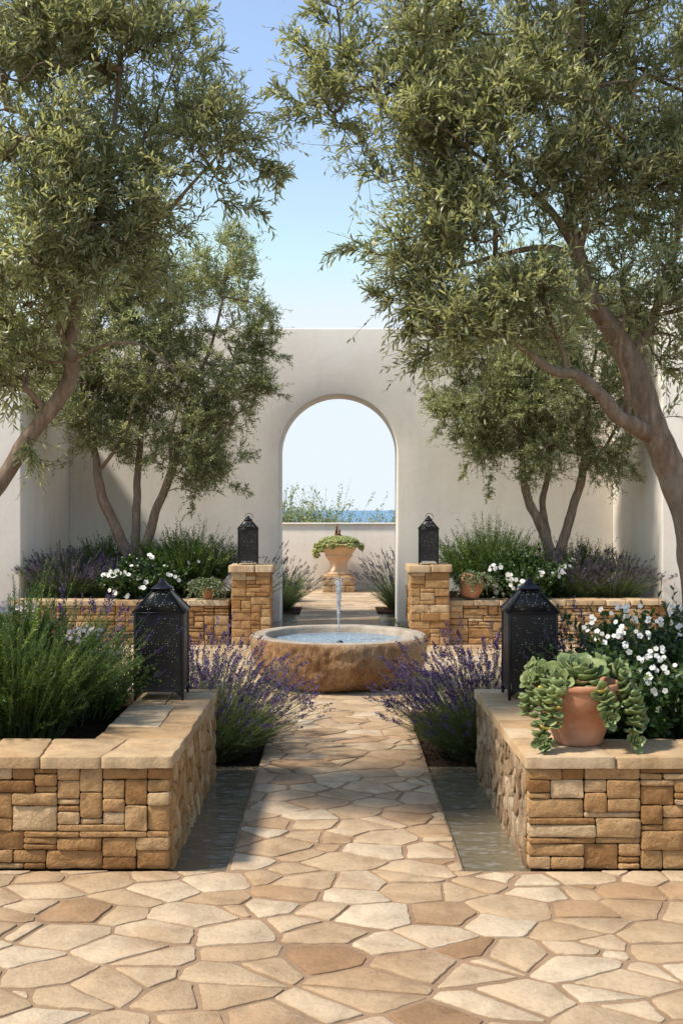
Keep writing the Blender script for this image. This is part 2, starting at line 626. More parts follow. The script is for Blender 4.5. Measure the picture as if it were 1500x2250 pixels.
def stone_face(mb, O, U, V, N, W, H, cw=.05, ch=.034, wr=(2, 7), hr=(1, 2, 2, 2, 3, 4), gap=.003, bulge=.004, depth=.05, amp=.0028, mat=0, jit=.006):
    for (a, b, c, d) in blocks(W, H, cw, ch, wr, hr):
        q = [(a + gap, b + gap), (c - gap, b + gap), (c - gap, d - gap), (a + gap, d - gap)]
        q = [(x + (random.uniform(-1, 1) * gap * .9 if 0.01 < x < W - .01 else 0), y + random.uniform(-1, 1) * gap * .9) for x, y in q]
        q = rough_outline(q, .022, amp, .22, random.uniform(0, 50), .006)
        out = random.uniform(-jit, jit)
        slab(mb, q, np.asarray(O) + np.asarray(N) * out, U, V, N, depth, .0035, bulge * random.uniform(.6, 1.6), mat, min(1, max(0, random.gauss(.5, .27))), .03)


def rubble_face(mb, O, U, V, N, W, H, s=.11, mat=0, bulge=.006):
    for p in cells(0, W, 0, H, s, .8, .9):
        if area(p) < .0006:
            continue
        q = inset(p, .0015)
        if not q or area(q) < .0004:
            continue
        q = rough_outline(q, .022, .006, .3, random.uniform(0, 50), .005)
        slab(mb, q, np.asarray(O) + np.asarray(N) * random.uniform(-.006, .006), U, V, N, .05, .0025, bulge * random.uniform(.3, 1.5), mat, random.random(), .16)


def cap_strip(mb, polys, ztop, th=.055, rnd=None):
    for p in polys:
        q = inset(p, random.uniform(.002, .005))
        if not q or area(q) < .001:
            continue
        q = rough_outline(q, .024, .008, .2, random.uniform(0, 50), .008)
        slab(mb, q, (0, 0, ztop + random.uniform(-.003, .003)), (1, 0, 0), (0, 1, 0), (0, 0, 1), th, .006, 0, 0, random.random(), .006)


def split_strip(x0, x1, y0, y1, lo, hi, along='x', skew=.03, seams=(), chance=.35):
    """cut a strip into slabs with slanted joints; some slabs get a second joint across"""
    out = []
    a0, a1 = (x0, x1) if along == 'x' else (y0, y1)
    b0, b1 = (y0, y1) if along == 'x' else (x0, x1)
    cuts = [(a0, a0)]
    a = a0
    while True:
        a += random.uniform(lo, hi)
        if a > a1 - lo * .6:
            break
        s = random.uniform(-skew, skew)
        cuts.append((a - s, a + s))
    cuts.append((a1, a1))
    for (p0, p1), (q0, q1) in zip(cuts, cuts[1:]):
        parts = [(b0, b1)]
        if random.random() < chance and b1 - b0 > .3:
            m = b0 + (b1 - b0) * random.uniform(.38, .62)
            parts = [(b0, m), (m, b1)]
        for c0, c1 in parts:
            f = lambda l0, l1, b: l0 + (l1 - l0) * (b - b0) / (b1 - b0)
            pts = [(f(p0, p1, c0), c0), (f(q0, q1, c0), c0), (f(q0, q1, c1), c1), (f(p0, p1, c1), c1)]
            if along == 'y':
                pts = [(b, a) for a, b in pts][::-1]
            out.append(pts)
    return out


X3, Y3, Z3 = np.array([1., 0, 0]), np.array([0, 1., 0]), np.array([0, 0, 1.])

# ------------------------------------------------------------------ ground, paving, water
mb = MB()
xs = [-400, -60, -20, 20, 60, 400]
ys = [(-200, -.16), (-20, -.16), (21.6, -.16), (24, -.9), (34, -5), (60, -25), (120, -42)]
V = [(x, y, z) for y, z in ys for x in xs]
n = len(xs)
Fc = [(j * n + i, j * n + i + 1, (j + 1) * n + i + 1, (j + 1) * n + i) for j in range(len(ys) - 1) for i in range(n - 1)]
mb.add(V, Fc)
tag(mb.build('ground', M['earth']), kind='structure')
mb = MB()
mb.add([(-60000, 100, -41), (60000, 100, -41), (60000, 60000, -41), (-60000, 60000, -41)], [(0, 1, 2, 3)])
tag(mb.build('sea', M['sea']), kind='structure')

LX, RX = -.75, .84            # faces of the two front planters towards the rills
random.seed(21)
paving('paving', [(-3.3, 3.3, 2.3, 4.645), (-.50, .555, 4.645, 8.30)], .215, (.004, .016), 1.15)
random.seed(6)
paving('courtyard_paving', [(-5.6, 5.6, 8.303, 12.50)], .29, (.003, .009), 1.35, light=.08)
random.seed(8)
paving('garden_path', [(-.60, .60, 12.503, 17.3)], .24, (.004, .008), 1.5, light=.1)
paving('terrace', [(-3.2, 3.2, 17.303, 21.0)], .30, (.003, .008), 1.6, light=.15)

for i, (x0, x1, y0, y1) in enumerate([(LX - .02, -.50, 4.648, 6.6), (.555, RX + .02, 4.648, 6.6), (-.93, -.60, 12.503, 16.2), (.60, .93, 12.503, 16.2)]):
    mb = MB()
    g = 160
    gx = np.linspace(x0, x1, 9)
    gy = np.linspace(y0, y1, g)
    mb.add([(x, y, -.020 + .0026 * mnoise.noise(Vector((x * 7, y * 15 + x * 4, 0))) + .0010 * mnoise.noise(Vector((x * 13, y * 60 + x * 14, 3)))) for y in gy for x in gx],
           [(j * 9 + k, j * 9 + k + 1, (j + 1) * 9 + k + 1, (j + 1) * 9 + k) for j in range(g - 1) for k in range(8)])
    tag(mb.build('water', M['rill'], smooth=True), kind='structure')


def lump_sheet(name, x0, x1, y0, y1, z, amp, mat, parent=None, step=.06, kind=None):
    nx, ny = max(2, int((x1 - x0) / step)), max(2, int((y1 - y0) / step))
    gx, gy = np.linspace(x0, x1, nx), np.linspace(y0, y1, ny)
    mb = MB()
    mb.add([(x, y, z + amp * mnoise.noise(Vector((x * 9, y * 9, 1))) + amp * .5 * mnoise.noise(Vector((x * 26, y * 26, 4)))) for y in gy for x in gx],
           [(j * nx + k, j * nx + k + 1, (j + 1) * nx + k + 1, (j + 1) * nx + k) for j in range(ny - 1) for k in range(nx - 1)])
    # crumbs of bark and clods
    N = int((x1 - x0) * (y1 - y0) * 260)
    O = np.stack([RNG.uniform(x0, x1, N), RNG.uniform(y0, y1, N), np.full(N, z + amp * .3)], 1)
    s = RNG.uniform(.006, .02, N)[:, None]
    A = unit(RNG.normal(size=(N, 3))) * s
    B = unit(np.cross(A, RNG.normal(size=(N, 3)))) * s * .6
    C = unit(np.cross(A, B)) * s * .4
    tv = [(1, 0, 0), (-1, 0, 0), (0, 1, 0), (0, -1, 0), (0, 0, 1), (0, 0, -1)]
    tf = [[(0, 2, 4), (2, 1, 4), (1, 3, 4), (3, 0, 4), (2, 0, 5), (1, 2, 5), (3, 1, 5), (0, 3, 5)]]
    mb.inst(tv, tf, O, A, B, C)
    o = mb.build(name, mat, parent)
    return tag(o, kind=kind) if kind else o


lump_sheet('soil', -2.4, -.505, 6.45, 8.29, -.03, .02, M['soil'], kind='structure')
lump_sheet('soil', .56, 2.4, 6.45, 8.29, -.03, .02, M['soil'], kind='structure')
lump_sheet('soil', -3.0, -.61, 16.2, 17.29, -.02, .02, M['soil'], kind='structure')
lump_sheet('soil', .61, 3.0, 16.2, 17.29, -.02, .02, M['soil'], kind='structure')


# ------------------------------------------------------------------ white walls
def wall_box(name, a, b, label, cat='wall', bev=.012):
    mb = MB()
    mb.box(a, b)
    o = mb.build(name, M['plaster'])
    bevel(o, bev, 3)
    return tag(o, label, cat)


WT = 4.24
mb = MB()
y0, y1, R, sp, cx = 15.2, 15.8, .848, 2.42, 0.0
XL, XR = -9.0, 9.0
na = 48
arc = [(cx + R * math.cos(math.pi - k * math.pi / na), sp + R * math.sin(k * math.pi / na)) for k in range(na + 1)]
outline = [(XL, -.15), (cx - R, -.15)] + arc + [(cx + R, -.15), (XR, -.15), (XR, WT), (XL, WT)]
# front/back faces as strips, so the corner bevel stays clean
R2 = R + .35
arc2 = [(cx + R2 * math.cos(math.pi - k * math.pi / na), sp + R2 * math.sin(k * math.pi / na)) for k in range(na + 1)]
strips = []
for s_ in (-1, 1):
    for a, b in ((R, R2), (R2, XR)):
        for z_0, z_1 in ((-.15, sp),) + (((sp, WT),) if b == XR else ()):
            q = [(cx + s_ * a, z_0), (cx + s_ * b, z_0), (cx + s_ * b, z_1), (cx + s_ * a, z_1)]
            strips.append(q if s_ > 0 else q[::-1])
vid, Vv = {}, []


def vtx(x, y, z):
    k = (round(x, 5), round(y, 5), round(z, 5))
    if k not in vid:
        vid[k] = len(Vv)
        Vv.append((x, y, z))
    return vid[k]


q4, q3 = [], []
ng = []
for y, flip in ((y0, False), (y1, True)):
    polys = [s[:] for s in strips]
    top = []
    for k in range(na):
        a, b, c_, d_ = arc[k], arc[k + 1], arc2[k + 1], arc2[k]
        polys.append([a, b, c_, d_])
        polys.append([d_, c_, (c_[0], WT), (d_[0], WT)])
    for p in polys:
        idx = [vtx(x, y, z) for x, z in p]
        q4.append(idx[::-1] if flip else idx)
# reveal, top, ends
rev = [(cx - R, -.15), (cx - R, sp)] + arc[1:-1] + [(cx + R, sp), (cx + R, -.15)]
for a, b in zip(rev, rev[1:]):
    q4.append([vtx(a[0], y0, a[1]), vtx(a[0], y1, a[1]), vtx(b[0], y1, b[1]), vtx(b[0], y0, b[1])])
topx = [XL] + [a[0] for a in arc2] + [XR]
for a, b in zip(topx, topx[1:]):
    q4.append([vtx(a, y0, WT), vtx(b, y0, WT), vtx(b, y1, WT), vtx(a, y1, WT)])
for x, fl in ((XL, 0), (XR, 1)):
    zz = [-.15, sp, WT]
    for a, b in zip(zz, zz[1:]):
        p = [vtx(x, y0, a), vtx(x, y0, b), vtx(x, y1, b), vtx(x, y1, a)]
        q4.append(p[::-1] if fl else p)
mb.add(Vv, q4)
o = mb.build('arched_wall', M['plaster'])
bevel(o, .022, 3)
tag(o, 'tall white plaster back wall pierced by a round arch onto the sea', 'wall')

wall_box('garden_wall', (-9.0, 12.85, -.15), (-3.9, 15.195, 3.05), 'tall white plaster wall block at the left end of the planted niche')
wall_box('garden_wall', (3.97, 12.85, -.15), (9.0, 15.195, WT - .01), 'tall white plaster wall block at the right end of the planted niche')
o = wall_box('parapet_wall', (-7.0, 21.05, -.15), (7.0, 21.3, 1.30), 'low white parapet wall beyond the arch behind the urn')
# (parapet cap: a slightly proud white coping)
wr = o
mb = MB(); mb.box((-7.0, 21.02, 1.302), (7.0, 21.33, 1.335))
bevel(mb.build('coping', M['plaster'], wr), .008)


# ------------------------------------------------------------------ stone planters, pillars
def front_planter(side, xin, label, seed):
    random.seed(seed)
    s = 1 if side == 'R' else -1          # outward direction from the rill
    xo = xin + s * 2.6
    yf, yb, H, th, tf = 4.655, 6.38, .455, .42, .36
    t = empty('stone_planter', ((xin + xo) / 2, (yf + yb) / 2, 0), label, 'planter', 'pair of raised stone planters in the foreground')
    lo, hi = min(xin, xo), max(xin, xo)
    m = MB()
    m.box((lo + .02, yf + .02, -.14), (hi - .02, yf + tf, H - .002), 1)
    stone_face(m, (lo, yf, 0), X3, Z3, -Y3, hi - lo, H, .050, .0285, (2, 6), (1, 1, 2, 2, 2, 3, 3, 4), .002, .003, .05, .004)
    m.build('front_wall', [M['wall'], M['joint']], t)
    m = MB()
    a0, a1 = (xin + s * .02, xin + s * th)
    m.box((min(a0, a1), yf + tf + .002, -.14), (max(a0, a1), yb - .02, H - .002), 1)
    m.box((min(a0, a1) , yf + .055, -.14), (max(a0 , a0 + s * .03), yf + tf, H - .003), 1) if False else None
    nU = Y3 if s < 0 else -Y3
    O = (xin, yf + .052, -.13) if s < 0 else (xin, yb, -.13)
    rubble_face(m, O, nU, Z3, -s * X3, yb - yf - .052, H + .13, .085)
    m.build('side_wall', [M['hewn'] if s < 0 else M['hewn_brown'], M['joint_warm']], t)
    m = MB()
    c0 = xin + s * (th + .002)
    m.box((min(c0, xo), yb - .28, -.14), (max(c0, xo), yb - .02, H - .002), 1)
    stone_face(m, (hi, yb, 0) if s > 0 else (xin, yb, 0), -X3, Z3, Y3, hi - lo, H, .06, .045, (2, 6), (1, 2, 2), .005, .005, .05)
    m.build('back_wall', [M['wall'], M['joint']], t)
    # capping
    m = MB()
    ov = .018
    x_in = xin - s * ov
    f0, f1 = yf - ov, yf + tf
    st = split_strip(min(x_in, xo), max(x_in, xo), f0, f1, .22, .36, 'x', .025, chance=.15)
    if s > 0:
        st = split_strip(x_in, xo, f0, f1, .20, .40, 'x', .02, chance=.15)
    cap_strip(m, st, H + .05, .052)
    cx0, cx1 = sorted((x_in, xin + s * th))
    cap_strip(m, split_strip(cx0, cx1, f1, yb + ov, .16, .30, 'y', .03, chance=.5), H + .05, .052)
    cx0, cx1 = sorted((xin + s * th, xo))
    cap_strip(m, split_strip(cx0, cx1, yb - .28, yb + ov, .25, .45, 'x', .03, chance=0), H + .05, .052)
    m.build('capping', [M['cap'], M['joint']], t)
    sx0, sx1 = sorted((xin + s * (th - .03), xo))
    lump_sheet('soil', sx0, sx1, yf + tf - .03, yb - .25, .415, .03, M['soil'], t)
    return t


front_planter('L', LX, 'front left raised planter of ochre sandstone holding rosemary', 31)
front_planter('R', RX, 'front right raised planter of ochre sandstone under the potted succulent', 32)

PY = 12.35


def pillar(xc, label, seed):
    random.seed(seed)
    w, H = .46, .865
    t = empty('stone_pillar', (xc, PY + w / 2, 0), label, 'pillar', 'stone pillars each carrying a lantern')
    m = MB()
    x0, x1 = xc - w / 2, xc + w / 2
    m.box((x0 + .02, PY + .02, -.1), (x1 - .02, PY + w - .02, H), 1)
    kw = dict(cw=.055, ch=.047, wr=(2, 4), hr=(1, 2, 2, 2), gap=.002, bulge=.003, depth=.045)
    stone_face(m, (x0, PY, 0), X3, Z3, -Y3, w, H, **kw)
    stone_face(m, (x1, PY + .047, 0), Y3, Z3, X3, w - .047, H, **kw)
    stone_face(m, (x0, PY + w, 0), -Y3, Z3, -X3, w - .047, H, **kw)
    m.build('shaft', [M['wall'], M['joint_warm']], t)
    m = MB()
    o = .035
    cap_strip(m, split_strip(x0 - o, x1 + o, PY - o, PY + w + o, .22, .40, 'x', .01, chance=0), .945, .08)
    m.build('cap', [M['cap'], M['joint']], t)
    return t


pillar(-1.035, 'squared sandstone pillar left of the arch, under a small lantern', 41)
pillar(1.075, 'squared sandstone pillar right of the arch, under a small lantern', 42)


def back_planter(s, label, seed):
    random.seed(seed)
    xi, xo = s * 1.30, s * 3.88
    lo, hi = min(xi, xo), max(xi, xo)
    yf, H, tf = 12.42, .465, .34
    t = empty('stone_planter', ((lo + hi) / 2, 13.6, 0), label, 'planter', 'pair of low stone planters below the back wall')
    m = MB()
    m.box((lo, yf + .02, -.1), (hi, yf + tf, H - .002), 1)
    stone_face(m, (lo, yf, 0), X3, Z3, -Y3, hi - lo, H, .058, .04, (2, 5), (1, 1, 2, 2, 3), .004, .006, .045)
    m.build('front_wall', [M['wall'], M['joint_warm']], t)
    m = MB()
    a, b = sorted((s * .98, s * 1.28))
    m.box((a + .02, PY + .48, -.1), (b - .0, 15.18, H - .002), 1)
    f = a if s > 0 else b
    O = (f, PY + .48, 0) if s < 0 else (f, 15.18, 0)
    stone_face(m, O, Y3 if s < 0 else -Y3, Z3, -s * X3, 15.18 - PY - .48, H, .06, .045, (2, 5), (1, 2, 2), .004, .006, .045)
    m.build('side_wall', [M['wall'], M['joint_warm']], t)
    m = MB()
    cap_strip(m, split_strip(lo, hi, yf - .02, yf + tf, .28, .5, 'x', .02, chance=0), H + .06, .06)
    cap_strip(m, split_strip(a - (.02 if s > 0 else 0), b + (.02 if s < 0 else 0), PY + .5, 15.17, .28, .5, 'y', .02, chance=0), H + .06, .06)
    m.build('capping', [M['cap'], M['joint']], t)
    sx0, sx1 = sorted((s * 1.27, s * 3.9))
    lump_sheet('soil', sx0, sx1, yf + tf - .03, 15.19, .42, .03, M['soil'], t, .1)
    return t


back_planter(-1, 'low sandstone planter left of the arch along the back wall', 51)
back_planter(1, 'low sandstone planter right of the arch along the back wall', 52)


# ------------------------------------------------------------------ fountain
def fountain():
    c = (0.0, 9.75, 0)
    t = empty('fountain', c, 'round rough hewn stone fountain bowl with a single water jet', 'fountain')
    R = .83
    prof = [(.30, -.02), (.52, -.02), (.62, .0), (.69, .03), (.75, .09), (.79, .16), (.815, .24), (.828, .32), (.832, .38), (.828, .418), (.818, .436), (.80, .444)]
    pr = []
    for a, b in zip(prof, prof[1:]):
        k = max(1, int(math.hypot(b[0] - a[0], b[1] - a[1]) / .013))
        pr += [(a[0] + (b[0] - a[0]) * i / k, a[1] + (b[1] - a[1]) * i / k) for i in range(k)]
    pr.append(prof[-1])

    def rough(V):
        out = V.copy()
        for i in range(V.shape[0]):
            for j in range(V.shape[1]):
                x, y, z = V[i, j]
                a = mnoise.noise(Vector((x * 3.2, y * 3.2, z * 3.2))) * .035
                v = abs(mnoise.noise(Vector((x * 7, y * 7, z * 5 + 3)))) * .035
                w = mnoise.noise(Vector((x * 24, y * 24, z * 9))) * .014 + mnoise.noise(Vector((x * 55, y * 55, z * 22))) * .009
                k = min(1, max(0, (.444 - z) / .05))
                f = 1 + (a - v + w) * k / .8
                low = max(0, (.12 - z) / .14)
                f -= low * .10 * (mnoise.noise(Vector((x * 4, y * 4, 9))) + .1)
                out[i, j] = (x * f, y * f, z)
        return out
    m = MB()
    m.lathe(pr, 260, c, fn=rough)
    t2 = NT('fountain_stone')
    n1 = t2.noise(4, 5, .65, (1, 1, .5), .5)
    n2 = t2.noise(45, 6, .7, (1.3, 1.3, .45))
    n3 = t2.noise(1.6, 3, .5)
    col = t2.ramp(n1, [(.28, (.18, .09, .042)), (.45, (.33, .185, .09)), (.6, (.46, .29, .16)), (.78, (.58, .42, .26))])
    col = t2.mix(col, (.36, .30, .22), t2.math('MULTIPLY', t2.ramp(n3, [(.48, (0, 0, 0)), (.6, (1, 1, 1))]), .5))
    col = t2.mix(col, t2.ramp(n2, [(.32, (.45, .42, .38)), (.5, (1, 1, 1)), (.7, (1.25, 1.2, 1.12))]), .85, 'MULTIPLY')
    m.build('bowl', t2.fin(col, .85, t2.bump(t2.math('ADD', n2, n1), .03), .25), t, smooth=True)
    # rim and inside
    m = MB()

    def rr(V):
        out = V.copy()
        for i in range(V.shape[0]):
            for j in range(V.shape[1]):
                x, y, z = V[i, j]
                n = mnoise.noise(Vector((x * 7, y * 7, z * 4))) * .010
                inner = 1 if i > 4 else 0
                k = n * (1.6 if inner else .2)
                out[i, j] = (x * (1 + k), y * (1 + k), z + (n * .2 if i > 0 else 0))
        return out
    m.lathe([(.802, .4435), (.79, .447), (.76, .448), (.70, .448), (.685, .447), (.674, .438), (.668, .42), (.655, .36), (.63, .30), (.55, .26), (.2, .25), (.001, .25)], 200, c, fn=rr)
    t3 = NT('worn_rim_stone')
    n1 = t3.noise(7, 5, .6)
    n2 = t3.noise(70, 5, .7)
    col = t3.ramp(n1, [(.3, (.27, .21, .15)), (.55, (.38, .32, .25)), (.75, (.46, .40, .32))])
    col = t3.mix(col, t3.ramp(n2, [(.3, (.75, .73, .7)), (.6, (1.1, 1.1, 1.1))]), .8, 'MULTIPLY')
    m.build('rim', t3.fin(col, .55, t3.bump(n2, .006), .4), t, smooth=True)
    # water with rings
    m = MB()
    nr, na = 70, 120
    V = []
    for i in range(nr + 1):
        r = .664 * i / nr
        for j in range(na):
            a = 2 * math.pi * j / na
            x, y = r * math.cos(a), r * math.sin(a)
            z = .382 + .0035 * math.sin(r * 95) * math.exp(-r * 2.2) + .006 * mnoise.noise(Vector((x * 14, y * 22, 0))) + .003 * mnoise.noise(Vector((x * 40, y * 60, 2)))
            V.append((x, y, z))
    m.add(np.array(V) + np.array(c), [(i * na + j, i * na + (j + 1) % na, (i + 1) * na + (j + 1) % na, (i + 1) * na + j) for i in range(nr) for j in range(na)])
    m.build('water_surface', M['basin_water'], t, smooth=True)
    # jet
    m = MB()
    zz = np.linspace(.385, .955, 46)
    k = (zz - .385) / .57
    rad = .005 + .021 * k ** 1.6
    rad[-3:] = [.022, .014, .004]
    prof = np.stack([rad, zz], 1)

    def jf(V):
        out = V.copy()
        for i in range(V.shape[0]):
            for j in range(V.shape[1]):
                x, y, z = V[i, j]
                f = 1 + .9 * mnoise.noise(Vector((x * 60, y * 60, z * 28))) + .5 * mnoise.noise(Vector((x * 120, y * 120, z * 80)))
                out[i, j] = (x * f, y * f, z)
        return out
    m.lathe(prof, 20, c, fn=jf)
    N = 700
    zz = .42 + .55 * RNG.random(N) ** .6
    rr_ = (.004 + .032 * ((zz - .385) / .57) ** 1.5) * (.6 + .6 * RNG.random(N))
    a = RNG.random(N) * 6.283
    O = np.stack([rr_ * np.cos(a), rr_ * np.sin(a), zz], 1) + np.array(c)
    s = RNG.uniform(.0016, .0042, N)[:, None]
    tv = [(1, 0, 0), (-1, 0, 0), (0, 1, 0), (0, -1, 0), (0, 0, 1.6), (0, 0, -1.6)]
    tf = [[(0, 2, 4), (2, 1, 4), (1, 3, 4), (3, 0, 4), (2, 0, 5), (1, 2, 5), (3, 1, 5), (0, 3, 5)]]
    m.inst(tv, tf, O, X3 * s, Y3 * s, Z3 * s)
    m.build('water_jet', M['jet'], t, smooth=True)
    m = MB()
    m.lathe([(.03, .34), (.03, .385), (.022, .398), (.012, .402), (.001, .402)], 20, (c[0] + .012, c[1] - .16, 0))
    m.build('nozzle', M['iron'], t, smooth=True)


fountain()


# ------------------------------------------------------------------ lanterns
def lantern(label, loc, rz, group):
    t = empty('lantern', (0, 0, 0), label, 'lantern', group)
    w, b = .143, .016          # half width, corner bar
    z0, z1 = .05, .505
    m = MB()
    for sx in (-1, 1):
        for sy in (-1, 1):
            x, y = sx * (w - b / 2), sy * (w - b / 2)
            m.box((x - b / 2, y - b / 2, 0), (x + b / 2, y + b / 2, z1))
    for z in (z0, z1 - .014):
        for sy in (-1, 1):
            m.box((-w + b, sy * (w - b / 2) - b / 2 + .001, z), (w - b, sy * (w - b / 2) + b / 2 - .001, z + .013))
            m.box((sy * (w - b / 2) - b / 2 + .001, -w + b, z), (sy * (w - b / 2) + b / 2 - .001, w - b, z + .013))
    for sx in (-1, 1):           # little curved brackets beside the feet
        for sy in (-1, 1):
            for k in range(4):
                q = .008 * (4 - k)
                x = sx * (w - b - .009 * k - .0045)
                m.box((min(x - .0045, x + .0045), sy * (w - .012) - .003, z0 - q), (x + .0045, sy * (w - .012) + .003, z0))
    bevel(m.build('frame', M['iron'], t), .0015, 2)
    pw = w - .006
    for k, (nx, ny) in enumerate(((0, -1), (1, 0), (0, 1), (-1, 0))):
        rot = math.atan2(ny, nx) + math.pi / 2
        cr, sr = math.cos(rot), math.sin(rot)

        def R(p):
            p = np.asarray(p, float)
            return np.stack([p[:, 0] * cr - p[:, 1] * sr, p[:, 0] * sr + p[:, 1] * cr, p[:, 2]], 1)
        m = MB()
        V = np.array([(-pw + .012, -pw, z0 + .012), (pw - .012, -pw, z0 + .012), (pw - .012, -pw, z1 - .012), (-pw + .012, -pw, z1 - .012),
                      (-pw + .012, -pw + .002, z0 + .012), (pw - .012, -pw + .002, z0 + .012), (pw - .012, -pw + .002, z1 - .012), (-pw + .012, -pw + .002, z1 - .012)])
        m.add(R(V), [(0, 1, 2, 3), (4, 7, 6, 5)])
        # pale discs in loose rows, coloured as light specks at the piercings
        pts = []
        rows = 30
        for j in range(rows):
            z = z0 + .035 + (z1 - z0 - .07) * j / (rows - 1)
            dens = .50 if (j > 25 or 12 < j < 21 or j < 2) else .24
            for i in range(17):
                if random.random() < dens * (.45 + .85 * (i / 16)):
                    pts.append(((-.5 + i / 16) * .205 + random.uniform(-.003, .003), -pw - .0008, z + random.uniform(-.004, .004)))
        P = R(np.array(pts))
        N = len(P)
        A = R(np.array([(1, 0, 0)]))[0]
        s = RNG.choice([.0014, .0019, .0024, .0032], N, p=[.35, .35, .2, .1])[:, None]
        hx = [(math.cos(q * math.pi / 3), 0, math.sin(q * math.pi / 3)) for q in range(6)]
        m.inst(hx, [[(0, 1, 2, 3, 4, 5)]], P, A * s, np.cross(Z3, A) * s, Z3 * s, 1, RNG.random(N) ** 1.3)
        m.build('panel', [M['iron'], M['light_discs']], t)
    # roof: four sloping panels with ridges
    m = MB()
    e, tp, zr = w + .006, .036, .640
    m.add([(-e, -e, z1), (e, -e, z1), (e, e, z1), (-e, e, z1), (-tp, -tp, zr), (tp, -tp, zr), (tp, tp, zr), (-tp, tp, zr)],
          [(0, 1, 5, 4), (1, 2, 6, 5), (2, 3, 7, 6), (3, 0, 4, 7), (3, 2, 1, 0)])
    for sx, sy in ((-1, -1), (1, -1), (1, 1), (-1, 1)):
        m.tubes([[(sx * e, sy * e, z1 + .002), (sx * tp, sy * tp, zr)]], [[.004, .004]], 6)
    m.box((-e, -e, z1 - .006), (e, e, z1 + .001))
    sl = np.array([0, e - tp, zr - z1])
    ln = np.linalg.norm(sl)
    sl = sl / ln
    for k in range(4):
        rot = k * math.pi / 2
        cr, sr = math.cos(rot), math.sin(rot)
        rv = lambda p: np.stack([p[:, 0] * cr - p[:, 1] * sr, p[:, 0] * sr + p[:, 1] * cr, p[:, 2]], 1)
        pts = []
        for q in range(85):
            v = random.uniform(.10, .85)
            u = random.uniform(-1, 1) * (e + (tp - e) * v) * .85
            pts.append((u, -e + (e - tp) * v, z1 + (zr - z1) * v))
        P = np.array(pts)
        nn = np.array([0, -sl[2], sl[1]])
        P = P + nn * .0008
        A, B, C = rv(np.array([[1., 0, 0]]))[0], rv(nn[None])[0], rv(sl[None])[0]
        N = len(P)
        s = RNG.choice([.0014, .0019, .0024, .0032], N, p=[.35, .35, .2, .1])[:, None]
        hx = [(math.cos(q * math.pi / 3), 0, math.sin(q * math.pi / 3)) for q in range(6)]
        m.inst(hx, [[(0, 1, 2, 3, 4, 5)]], rv(P), A * s, B * s, C * s, 1, RNG.random(N) ** 1.3)
    rf = m.build('roof', [M['iron'], M['light_discs']], t)
    m = MB()                       # flared square cap and finial
    pr = [(.062, .632), (.056, .640), (.034, .655), (.018, .675), (.012, .690), (.001, .694)]
    V, Fq = [], []
    for r, z in pr:
        V += [(-r, -r, z), (r, -r, z), (r, r, z), (-r, r, z)]
    for i in range(len(pr) - 1):
        for j in range(4):
            Fq.append((4 * i + j, 4 * i + (j + 1) % 4, 4 * i + 4 + (j + 1) % 4, 4 * i + 4 + j))
    Fq.append((3, 2, 1, 0))
    m.add(V, Fq)
    m.build('finial', M['iron'], rf)
    t.location = loc
    t.rotation_euler.z = rz
    return t


def copy_tree(o, parent=None):
    c = o.copy()
    COL.objects.link(c)
    c.parent = parent
    for ch in list(o.children):
        copy_tree(ch, c)
    return c


random.seed(77)
CAPZ = .506
lan = lantern('large black pierced lantern on the left planter beside the rosemary', (-1.035, 6.14, CAPZ), math.radians(2), 'large black lanterns on the front planters')
l2 = copy_tree(lan)
l2.location = (1.115, 6.14, CAPZ); l2.rotation_euler.z = math.radians(-1)
tag(l2, 'large black pierced lantern on the right planter behind the potted succulent')
for x, lab in ((-1.085, 'small black lantern with a wire ring on the left pillar'), (1.075, 'small black lantern with a wire ring on the right pillar')):
    c = copy_tree(lan)
    c.location = (x, 12.56, .948)
    c.scale = (.84, .84, .84)
    c.rotation_euler.z = math.radians(3 if x < 0 else -4)
    tag(c, lab, 'lantern', 'small lanterns on the pillars')
    m = MB()
    a = np.linspace(-.3, math.pi + .3, 14)
    P = np.stack([.052 * np.cos(a) + .012, np.zeros(14), .675 + .05 * np.sin(a)], 1)
    m.tubes([P], [np.full(14, .0042)], 6)
    h = m.build('ring_handle', M['iron'])
    h.parent = c


# ------------------------------------------------------------------ plants
def leafT(w=.2, fold=.12, curl=.0):
    """a narrow leaf 1 long along +X: 6 points"""
    v = [(0, 0, 0), (.35, w, fold * w + curl * .3), (.35, -w, fold * w + curl * .3), (.72, w * .75, fold * w), (.72, -w * .75, fold * w), (1, 0, -curl * .6)]
    return v, [[(0, 2, 1), (3, 4, 5)], [(1, 2, 4, 3)]]


def needleT(w=.12):
    return [(0, -w * .6, 0), (.5, -w, 0), (1, 0, 0), (.5, w, 0)], [[(0, 1, 2, 3)]]


def ovalT(w=.42, cup=.1):
    return [(0, 0, 0), (.3, w * .8, cup), (.3, -w * .8, cup), (.75, w * .8, cup * .8), (.75, -w * .8, cup * .8), (1, 0, -.02)], [[(0, 2, 1), (3, 4, 5)], [(1, 2, 4, 3)]]


ICO_V = None


def ico(sub=1):
    import bmesh
    bm = bmesh.new()
    bmesh.ops.create_icosphere(bm, subdivisions=sub, radius=1)
    v = [tuple(x.co) for x in bm.verts]
    f = [tuple(x.index for x in fc.verts) for fc in bm.faces]
    bm.free()
    return v, [f]


def axes_from(D, up=None, roll=None):
    """X along D, Z roughly up/random, Y across"""
    D = unit(D)
    N = len(D)
    ref = RNG.normal(size=(N, 3)) * .6 + (np.array([0, 0, 1.]) if up is None else up)
    Y = unit(np.cross(ref, D))
    Z = unit(np.cross(D, Y))
    return D, Y, Z


